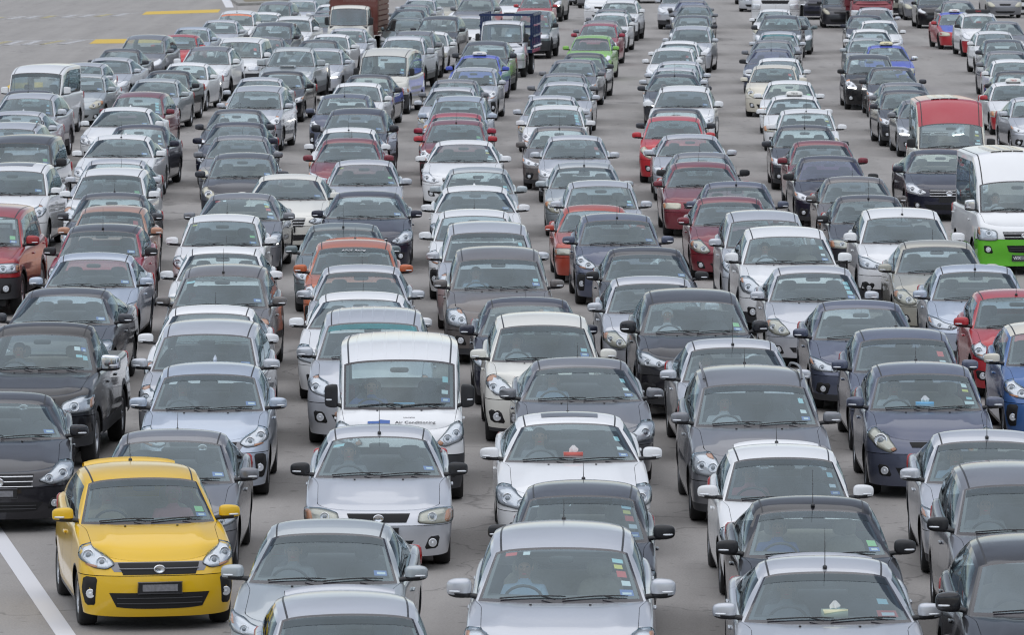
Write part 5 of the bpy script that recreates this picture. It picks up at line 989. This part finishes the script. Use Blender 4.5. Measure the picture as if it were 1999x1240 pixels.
roadpaint('paint_line', (.66, .66, .68), .30); roadpaint('paint_worn', (.55, .55, .56), .47); roadpaint('paint_yellow_line', (.62, .42, .06), .36); roadpaint('paint_yellow_worn', (.50, .44, .24), .48)
simple('concrete', (.30, .29, .27), .9, vary=.3, scale=3.0); simple('soil', (.20, .17, .11), .95, vary=.4, scale=4.0)
road = child('road', mk('road', [(-2500, -600, 0), (2500, -600, 0), (2500, 4500, 0), (-2500, 4500, 0)], [(0, 1, 2, 3)], ['asphalt']), None); road['kind'] = 'structure'
def mark(name, P, mat):
    o = child(name, mk(name, [(x, y, .004) for x, y in P], [tuple(range(len(P)))], [mat], smooth=False), None); o['kind'] = 'structure'; return o
# edge line that the yellow car follows
a0, a1 = (-6.10, 67.4), (-4.68, 59.2); dx, dy = a1[0] - a0[0], a1[1] - a0[1]; ln = math.hypot(dx, dy); ux, uy = dx / ln, dy / ln; w = .105
e0 = (a0[0] - ux * 40, a0[1] - uy * 40); e1 = (a1[0] + ux * 12, a1[1] + uy * 12)
mark('edge_line', [(e0[0] - uy * w, e0[1] + ux * w), (e1[0] - uy * w, e1[1] + ux * w), (e1[0] + uy * w, e1[1] - ux * w), (e0[0] + uy * w, e0[1] - ux * w)], 'paint_line')
# worn cross bars on the empty apron
rr = random.Random(11)
for (xa, ya), (xb, yb), dep, yx0, yx1, yya, yyb in (((-24.5, 232.0), (-18.1, 235.0), 5.2, -17.5, -14.4, 235.6, 236.6), ((-25.5, 266.5), (-18.5, 273.5), 4.6, -17.9, -14.4, 275.3, 279.0)):
    n = 9
    for k in range(n):
        f0 = k / n; x0 = xa + (xb - xa) * f0; y0 = ya + (yb - ya) * f0; wd = (xb - xa) / n; mt = ('paint_worn', 'paint_yellow_worn')[k % 3 == 1]
        sl = rr.uniform(-.35, .1)
        mark('cross_bar', [(x0, y0), (x0 + wd * rr.uniform(.35, .5), y0 + .2), (x0 + wd * .45 + sl + .5, y0 + dep), (x0 + sl + .5, y0 + dep - .2)], mt)
        mark('cross_line', [(x0, y0 + .05), (x0 + wd, y0 + .05 + (yb - ya) / n), (x0 + wd, y0 + .45 + (yb - ya) / n), (x0, y0 + .45)], 'paint_worn'); mark('cross_line', [(x0 + .5, y0 + dep + .1), (x0 + wd + .5, y0 + dep + .1 + (yb - ya) / n), (x0 + wd + .5, y0 + dep + .5 + (yb - ya) / n), (x0 + .5, y0 + dep + .5)], 'paint_worn')
    mark('yellow_box', [(yx0, yya), (yx1, yyb), (yx1 - .15, yyb + 5.4), (yx0 - .1, yya + 5.2)], 'paint_yellow_line')
mark('yellow_box', [(-17.2, 192.5), (-15.9, 192.8), (-16.3, 197.6), (-17.3, 197.0)], 'paint_yellow_line')
mark('edge_line', [(-14.45, 287.5), (-14.05, 287.5), (-15.1, 305), (-15.6, 305)], 'paint_line')
isl = [(-13.95, 290.5), (-12.6, 292.5), (-11.0, 300.0), (-10.0, 330), (-15.5, 330), (-14.9, 301)]
o = child('traffic_island', MB().add([(x, y, .006) for x, y in isl] + [(x, y, .13) for x, y in isl], [tuple(range(6, 12))] + [(i, (i + 1) % 6, 6 + (i + 1) % 6, 6 + i) for i in range(6)]).mesh('island', ['concrete'], False), None); o['kind'] = 'structure'
cx, cy = -12.8, 308.
o = child('verge', mk('verge', [(cx + (x - cx) * .8, cy + (y - cy) * .85, .135) for x, y in isl], [(0, 1, 2, 3, 4, 5)], ['soil']), None); o['kind'] = 'structure'

# ---------------------------------------------------------------- lettering
def text_mesh(txt, size, mat, italic=0.):
    cu = bpy.data.curves.new('lettering', 'FONT'); cu.body = txt; cu.size = size; cu.align_x = 'CENTER'; cu.shear = italic; cu.extrude = .001; cu.resolution_u = 2
    t = bpy.data.objects.new('lettering', cu); COL.objects.link(t); dg = bpy.context.evaluated_depsgraph_get(); me = bpy.data.meshes.new_from_object(t.evaluated_get(dg)); bpy.data.objects.remove(t); bpy.data.curves.remove(cu)
    me.materials.clear(); me.materials.append(MATS[mat]); me['one'] = 1; SLOTS[me.name] = [mat]; return me
def text_on(parent, txt, size, mat, loc, tilt, italic=0.):
    o = child('lettering', text_mesh(txt, size, mat, italic), parent, loc); o.rotation_euler = (tilt, 0, 0); o['kind'] = 'stuff'; return o

# ---------------------------------------------------------------- people (one skinned surface each)
def person_mesh(key, lean=0., elbow_out=False, hands=True):
    V = [(0, 0, .02), (0, .03, .17), (0, .08, .34), (0, .105, .47), (0, .09, .555), (0, .055, .63), (0, .06, .71)]
    r = [.150, .145, .150, .075, .052, .076, .070]; E = [(0, 1), (1, 2), (2, 3), (3, 4), (4, 5), (5, 6)]
    hand_pts = []
    for sg in (1, -1):
        b = len(V)
        if elbow_out and sg < 0: arm = [(-.17, .10, .42), (-.33, -.02, .33), (-.44, -.16, .30), (-.40, -.34, .33), (-.385, -.41, .35)]
        else: arm = [(sg * .17, .10, .42), (sg * .215, .0, .26), (sg * .21, -.10, .20), (sg * .165, -.30, .34), (sg * .16, -.37, .375)]
        V += arm; r += [.072, .052, .046, .033, .036]; E += [(2, b), (b, b + 1), (b + 1, b + 2), (b + 2, b + 3), (b + 3, b + 4)]; hand_pts.append((sg, V[b + 4]))
        b = len(V); V += [(sg * .10, -.08, .0), (sg * .14, -.40, .06), (sg * .14, -.62, -.24)]; r += [.095, .07, .05]; E += [(0, b), (b, b + 1), (b + 1, b + 2)]
    me = bpy.data.meshes.new('p'); me.from_pydata(V, E, []); ob = bpy.data.objects.new('p', me); COL.objects.link(ob)
    ob.modifiers.new('s', 'SKIN'); sm = ob.modifiers.new('u', 'SUBSURF'); sm.levels = 2; sm.render_levels = 2
    for i, sv in enumerate(me.skin_vertices[0].data): sv.radius = (r[i], r[i] * (.72 if i in (0, 1, 2) else 1)); sv.use_root = (i == 0)
    dg = bpy.context.evaluated_depsgraph_get(); ev = ob.evaluated_get(dg).to_mesh()
    mb = MB(); vs = [tuple(v.co) for v in ev.vertices]; fs = [tuple(p.vertices) for p in ev.polygons]; ob.evaluated_get(dg).to_mesh_clear(); bpy.data.objects.remove(ob)
    mats = []
    for f in fs:
        c = [sum(vs[i][k] for i in f) / len(f) for k in range(3)]
        if c[2] > .535 and abs(c[0]) < .12: m = 1 if (c[2] > .715 or c[1] > .085 + (.66 - c[2]) * .2) else 0
        elif c[1] < -.14 and c[2] > .16: m = 0
        else: m = 2
        mats.append(m)
    mb.add(vs, fs); mb.M = mats
    # face: nose, brows and eyes, mouth, ears
    mb.sup((0, -.022, .635), (.013, .02, .022), .8, 8, 6, 0); mb.sup((0, -.014, .590), (.024, .008, .006), .8, 8, 5, 3)
    for sg in (1, -1): mb.sup((sg * .03, -.012, .660), (.013, .008, .007), .8, 8, 5, 1); mb.sup((sg * .078, .06, .64), (.012, .022, .032), .8, 8, 6, 0)
    for sg, p in hand_pts:
        for k in range(4):
            x = p[0] + sg * (.026 - .017 * k); ln = (.062, .072, .07, .056)[k]
            mb.tube([(x, p[1] - .015, p[2] + .012), (x, p[1] - .015 - ln * .6, p[2] + .028), (x - sg * .004, p[1] - .015 - ln, p[2] + .0)], [.0095, .009, .007], 6, 0)
        mb.tube([(p[0] - sg * .026, p[1] + .012, p[2] + .008), (p[0] - sg * .05, p[1] - .012, p[2] + .02), (p[0] - sg * .055, p[1] - .04, p[2] + .022)], [.011, .0105, .008], 6, 0)
    mb.sup((0, .075, .675), (.083, .083, .080), .9, 16, 10, 1, lambda x, y, z: (x, y if y > -.045 else -.045, max(z, -.03)))
    return mb.mesh(key, ['skin', 'HAIR', 'CLOTH', 'vinyl_red'])
PERSON = {'drive': person_mesh('seated_person'), 'elbow': person_mesh('seated_person_elbow', elbow_out=True)}
def person(root, B, side, cloth, label, pose='drive', hair='hair'):
    yA = B.dA - B.L / 2; ys = yA + .78; zs = B.zA - .50; me = PERSON[pose]
    o = bpy.data.objects.new('person', me); COL.objects.link(o); a = root.rotation_euler.z; lx, ly = side * .36, ys - .06
    o.location = (root.location.x + lx * math.cos(a) - ly * math.sin(a), root.location.y + lx * math.sin(a) + ly * math.cos(a), zs + .075); o.rotation_euler = (0, 0, a)
    for i, k in enumerate(SLOTS[me.name]):
        if k in ('CLOTH', 'HAIR'): o.material_slots[i].link = 'OBJECT'; o.material_slots[i].material = MATS[cloth if k == 'CLOTH' else hair]
    o['label'] = label; o['category'] = 'person'; o['group'] = 'people inside the cars'
def on_dash(root, B, x, back, mesh, name, label, cat, rz=0., lift=0.):
    a = root.rotation_euler.z; c = B.cowl(0); ly = c[1] + .06 + .5 * back; lx = x
    o = bpy.data.objects.new(name, mesh); COL.objects.link(o); o.rotation_euler = (0, 0, a + rz)
    o.location = (root.location.x + lx * math.cos(a) - ly * math.sin(a), root.location.y + lx * math.sin(a) + ly * math.cos(a), c[2] - .008 + .035 * math.sin(back * 3) + lift)
    o['label'] = label; o['category'] = cat; return o
def tissue_box(col):
    mb = MB().box((0, 0, .045), (.115, .06, .045), 0)
    for k, (sx, sy) in enumerate(((1, .3), (-.8, .5), (.3, -1))):      # pulled-up paper, folded
        mb.add([(-.05 * sx, -.02 * sy, .088), (.05 * sx, .02 * sy, .088), (.062 * sx, .01, .125), (.012 * sx, -.015 * sy, .175), (-.045 * sx, .012 * sy, .132)], [(0, 1, 2, 3, 4)], 1)
    return mb.mesh('tissue_box', [col, 'tissue'])

# ---------------------------------------------------------------- lorry load beds
def lorry_bed(root, sty, sc):
    W = 1.86 / 2; y0, y1 = 1.05, 4.0; zf = .95; paintm = {'stake': 'paint_lorrybrown', 'blue': 'paint_lorryblue', 'box': 'paint_white', 'redbox': 'paint_maroon'}[sty]
    child('chassis', MB().box((0, 1.9, .62), (.36, 2.3, .09)).mesh('chassis', ['under'], False), root)
    child('bed_floor', MB().box((0, (y0 + y1) / 2, zf - .07), (W, (y1 - y0) / 2, .06)).mesh('bed_floor', [paintm], False), root)
    ty, rm = wheel_meshes(.37, .22)
    for sg in (1, -1):
        o = child('wheel', ty, root, (sg * .70, 2.75, .37), 0 if sg > 0 else math.pi); child('rim', rm, o)
    if sty in ('stake', 'blue'):
        top = 2.75 if sty == 'stake' else 2.22; n = 6
        post = MB().box((0, 0, (top - zf) / 2), (.045, .035, (top - zf) / 2)).mesh('post', [paintm], False)
        for k in range(n):
            for sg in (1, -1): child('post', post, root, (sg * (W - .03), y0 + .05 + (y1 - y0 - .1) * k / (n - 1), zf))
        rail = MB().box((0, 0, 0), (.022, (y1 - y0) / 2, .075 if sty == 'stake' else .035)).mesh('rail', ['board' if sty == 'stake' else paintm], False)
        m = 9 if sty == 'stake' else 4
        for k in range(m):
            for sg in (1, -1): child('rail', rail, root, (sg * (W + .03), (y0 + y1) / 2, zf + .1 + (top - zf - .15) * k / (m - 1)))
        if sty == 'stake':
            pl = MB().box((0, 0, 0), (W, .02, .098)).mesh('headboard_plank', [paintm], False)
            for k in range(9): child('headboard_plank', pl, root, (0, y0 - .02 + (.006 if k % 2 else 0), zf + .1 + .2 * k))
            bl = MB().sup((0, 0, 0), (.8, 1.2, .55), .4).mesh('load', ['canvas']); child('load', bl, root, (0, 2.55, zf + .55))
        else:
            hb = MB().box((0, 0, 0), (W, .03, .045)).mesh('head_rail', [paintm], False)
            for z in (top - .04, top - .45, 1.35): child('head_rail', hb, root, (0, y0 - .02, z))
    else:
        child('load_box', MB().sup((0, (y0 + y1) / 2 + .2, 1.95), (W + .06, (y1 - y0) / 2 + .2, 1.05), .12, 24, 12).mesh('load_box', [paintm]), root)

# ---------------------------------------------------------------- the cars
GROUP = {'hatchback': 'hatchbacks in the traffic queue', 'saloon_car': 'saloon cars in the traffic queue', 'minivan': 'minivans in the traffic queue', 'sport_utility_car': 'SUVs in the traffic queue', 'pickup_truck': 'pickup trucks in the traffic queue',
         'boxy_saloon': 'boxy saloons in the traffic queue', 'van': 'vans in the traffic queue', 'lorry': 'lorries in the traffic queue', 'taxi': 'taxis in the traffic queue'}
BY = {}
rs = random.Random(2)
for typ, name, cat, x, y, hd, col, lod, fit, kw, label in CARS:
    kw = dict(kw); sc = kw.pop('sc', 1.0); k = rs.uniform(.985, 1.015)
    if typ[0] in 'SHM' and lod < 2: sc = (sc * rs.uniform(.985, 1.02), sc * rs.uniform(.97, 1.03), sc * k)
    seat = 'seat_tan' if rs.random() < .2 else 'seat_dark'
    kw.setdefault('glassm', rs.choice(('glass_screen', 'glass_screen', 'glass_screen_b', 'glass_screen_c')))
    fit = [rs.choice(('st2', 'st9', 'st10', 'st11')) if q == 'st2' else (rs.choice(('st1', 'st9', 'st0')) if q == 'st1' else q) for q in fit.split()]
    root, B, obs = car(typ, name, label, cat, GROUP[name], x, y, hd, col, lod, fit, sc=sc, seat=seat, **kw)
    BY[label] = (root, B)
def find(s): 
    k = [l for l in BY if s in l]; assert len(k) == 1, (s, k); return BY[k[0]]
for s, sty in (('cream lorry', 'stake'), ('silver-cabbed lorry', 'blue'), ('tall white lorry', 'box'), ('dark red lorry', 'redbox')): r, B = find(s); lorry_bed(r, sty, 1.)
KEYS = {'swift': 'white hatchback behind a black saloon and ahead of a grey minivan', 'alza': 'cream minivan behind a grey saloon and ahead of a navy saloon', 'latio': 'pale blue silver hatchback behind a grey saloon and ahead of a silver minivan', 'crvwhite': 'white SUV behind a silver saloon and ahead of a silver minivan', 'honda': 'charcoal saloon with chrome grille bars ahead of a black pickup truck', 'brown': 'brown-grey minivan behind a navy saloon and ahead of a silver minivan', 'blackvios': 'black saloon behind a silver saloon and ahead of a white hatchback', 'city': 'silver saloon behind a grey minivan and ahead of a blue-grey hatchback', 'elantra': 'silver saloon behind a grey minivan and ahead of a charcoal SUV', 'yellow': 'bright yellow hatchback with rear spoiler, turning beside the painted white line', 'crv': 'silver SUV at the head of its lane, ahead of a dark grey hatchback', 'vios': 'greenish silver saloon behind a silver hatchback, beside a silver SUV', 'saga': 'silver saloon behind a greenish silver saloon and ahead of a white van', 'van': 'white delivery van with black bumper and lettering on its bonnet', 'lancer': 'grey saloon behind a white saloon and ahead of a cream minivan', 'kia': 'grey minivan with silver roof rails behind a white hatchback and ahead of a silver saloon', 'myvi': 'blue-grey hatchback with tissue box behind a silver saloon and ahead of a blue-grey hatchback', 'darksuv': 'charcoal SUV behind a silver saloon and ahead of a silver saloon', 'avanza': 'grey minivan behind a black SUV and ahead of a silver saloon', 'greenvan': 'white high-roof minibus van with lime green front bumper', 'hilux': 'black pickup truck with chrome mirrors and several windscreen stickers', 'camry': 'silver saloon, beside a black SUV', 'mazda': 'white saloon with sunroof behind a dark grey hatchback and ahead of a grey saloon', 'orange': 'orange hatchback with rear spoiler and lettered dark sun strip', 'taxiblue': 'royal blue taxi with white roof sign', 'taxiwhite': 'all-white taxi with a white roof sign', 'taxired': 'red taxi with blue bonnet and blue roof', 'taxiredwhite': 'white taxi with red front bumper and small white roof sign', 'taxiboard': 'white and red taxi carrying a long black roof board', 'taxiyellow': 'royal blue taxi with pale yellow roof sign and chrome mirrors'}
# ---------------------------------------------------------------- who sits in the cars, what lies on the dashboards, what is written on them
FLK = {k: BY[l] for k, l in KEYS.items()}
def P_(k, side, cloth, label, **kw): r, B = FLK[k]; person(r, B, side, cloth, label, **kw)
P_('yellow', -1, 'cloth_sand', 'driver in sand-coloured clothes at the wheel of the yellow hatchback', hair='cloth_sand')
P_('yellow', 1, 'cloth_pink', 'passenger in pink sitting beside the driver of the yellow hatchback', hair='cloth_pink')
P_('crv', -1, 'cloth_sky', 'driver in a pale blue shirt inside the silver SUV with many windscreen stickers')
P_('vios', -1, 'cloth_grey', 'driver in grey inside the greenish silver saloon with a hand on the wheel')
P_('saga', -1, 'cloth_grey', 'driver in grey inside the silver saloon with black mirrors')
P_('van', -1, 'cloth_blue', 'van driver in a blue shirt resting an elbow out of the window', pose='elbow')
P_('lancer', -1, 'cloth_sky', 'driver in a pale shirt inside the grey saloon behind the white saloon with sunroof')
P_('kia', -1, 'cloth_white', 'driver in a white shirt inside the grey minivan with silver roof rails')
P_('myvi', -1, 'cloth_white', 'driver in white inside the blue-grey hatchback with a tissue box')
P_('darksuv', -1, 'cloth_white', 'driver in a white headscarf inside the charcoal SUV', hair='cloth_white')
P_('avanza', -1, 'cloth_grey', 'driver in grey inside the grey minivan with black mirrors')
P_('greenvan', -1, 'cloth_white', 'driver in white inside the van with the lime green bumper')
P_('hilux', -1, 'cloth_grey', 'driver in grey inside the black pickup truck')
P_('camry', -1, 'cloth_grey', 'driver inside the silver saloon carrying a cream tissue box')
P_('mazda', -1, 'cloth_grey', 'driver inside the white saloon with the sunroof and red tissue box')
P_('swift', -1, 'cloth_pink', 'driver in pink inside the white hatchback behind the black saloon')
P_('alza', -1, 'cloth_white', 'driver in white inside the cream minivan behind the grey saloon')
P_('latio', -1, 'cloth_grey', 'driver inside the pale blue silver hatchback behind the grey saloon')
P_('crvwhite', -1, 'cloth_white', 'driver in white inside the white SUV behind the silver saloon')
P_('honda', -1, 'cloth_sand', 'driver inside the charcoal saloon with chrome grille bars')
P_('brown', -1, 'cloth_sky', 'driver in pale blue inside the brown-grey minivan behind the navy saloon')
P_('blackvios', -1, 'cloth_blue', 'driver in blue inside the black saloon between white hatchback and silver saloon')
P_('city', -1, 'cloth_sky', 'driver inside the silver saloon behind the grey minivan with black mirrors')
P_('elantra', -1, 'cloth_white', 'driver in white inside the silver saloon behind the minivan with roof rails')
r, B = FLK['myvi']; on_dash(r, B, -.02, .25, tissue_box('box_blue'), 'tissue_box', 'pale blue tissue box on the dashboard of the blue-grey hatchback', 'tissue box')
r, B = FLK['camry']; on_dash(r, B, .06, .35, tissue_box('box_cream'), 'tissue_box', 'cream tissue box tilted on the dashboard of the silver saloon', 'tissue box', .25)
r, B = FLK['mazda']; on_dash(r, B, .02, .3, tissue_box('box_red'), 'tissue_box', 'red tissue box on the dashboard of the white saloon with sunroof', 'tissue box')
r, B = FLK['van']; on_dash(r, B, .06, .35, MB().box((0, 0, .022), (.13, .07, .022), 0).mesh('face_mask_box', ['box_blue'], False), 'flat_box', 'flat blue and white box on the dashboard of the white delivery van', 'box', .1)
# writing
r, B = FLK['van']
sl = math.atan2(B.zc - B.zh, B.dc - .14)
def bon(f, dz=.03): return (B.zh + (B.zc - B.zh) * f + dz, .14 + (B.dc - .14) * f - B.L / 2)
z, y = bon(.17, .046); text_on(r, 'Air Conditioning', .075, 'vinyl_black', (.20, y, z), sl)
z, y = bon(.42, .050); text_on(r, 'Specialist', .04, 'vinyl_black', (.12, y, z), sl)
z, y = bon(.17, .044)
o = child('logo', MB().add([(-.40, 0, 0), (-.24, 0, 0), (-.24, .06, .0), (-.40, .05, 0), (-.30, 0, .001), (-.12, 0, .001), (-.12, .12, .001), (-.18, .13, .001), (-.24, .09, .001)], [(0, 1, 2, 3), (4, 5, 6, 7, 8)], 0).mesh('logo', ['vinyl_blue'], False), r, (.0, y, z)); o.rotation_euler = (sl, 0, 0)
r, B = FLK['greenvan']; zz = B.zh + B.plz; y = B.Q(0, zz, .01)[1] - .018; text_on(r, 'WX', .085, 'plate_white', (-.14, y, zz - .03), math.pi / 2)
def on_screen(k, txt, size, mat, s, t, italic=0.):
    r, B = FLK[k]; a, b = Vector(B.screen(s, t - .05)), Vector(B.screen(s, t + .05)); d = b - a; p = B.screen(s, t, .012); return text_on(r, txt, size, mat, p, math.atan2(d.z, d.y), italic)
on_screen('orange', 'ATOS  Racing', .07, 'vinyl_white', 0, .82, .3)
def on_sign(k, txt, size, mat, dz=.05, dy=-.075):
    r, B = FLK[k]; p = B.roof(.18, 0); text_on(r, txt, size, mat, (0, p[1] + dy, p[2] + dz), math.pi / 2)
on_sign('taxiblue', 'TEKSI', .07, 'vinyl_blue'); on_sign('taxiwhite', 'TEKSI', .07, 'vinyl_black'); on_sign('taxired', 'TEKSI', .075, 'vinyl_red'); on_sign('taxiredwhite', 'TEKSI', .075, 'vinyl_red'); on_sign('taxiboard', 'TEKSI', .09, 'vinyl_red', .055, .02); on_sign('taxiyellow', 'TEKSI', .065, 'vinyl_black')
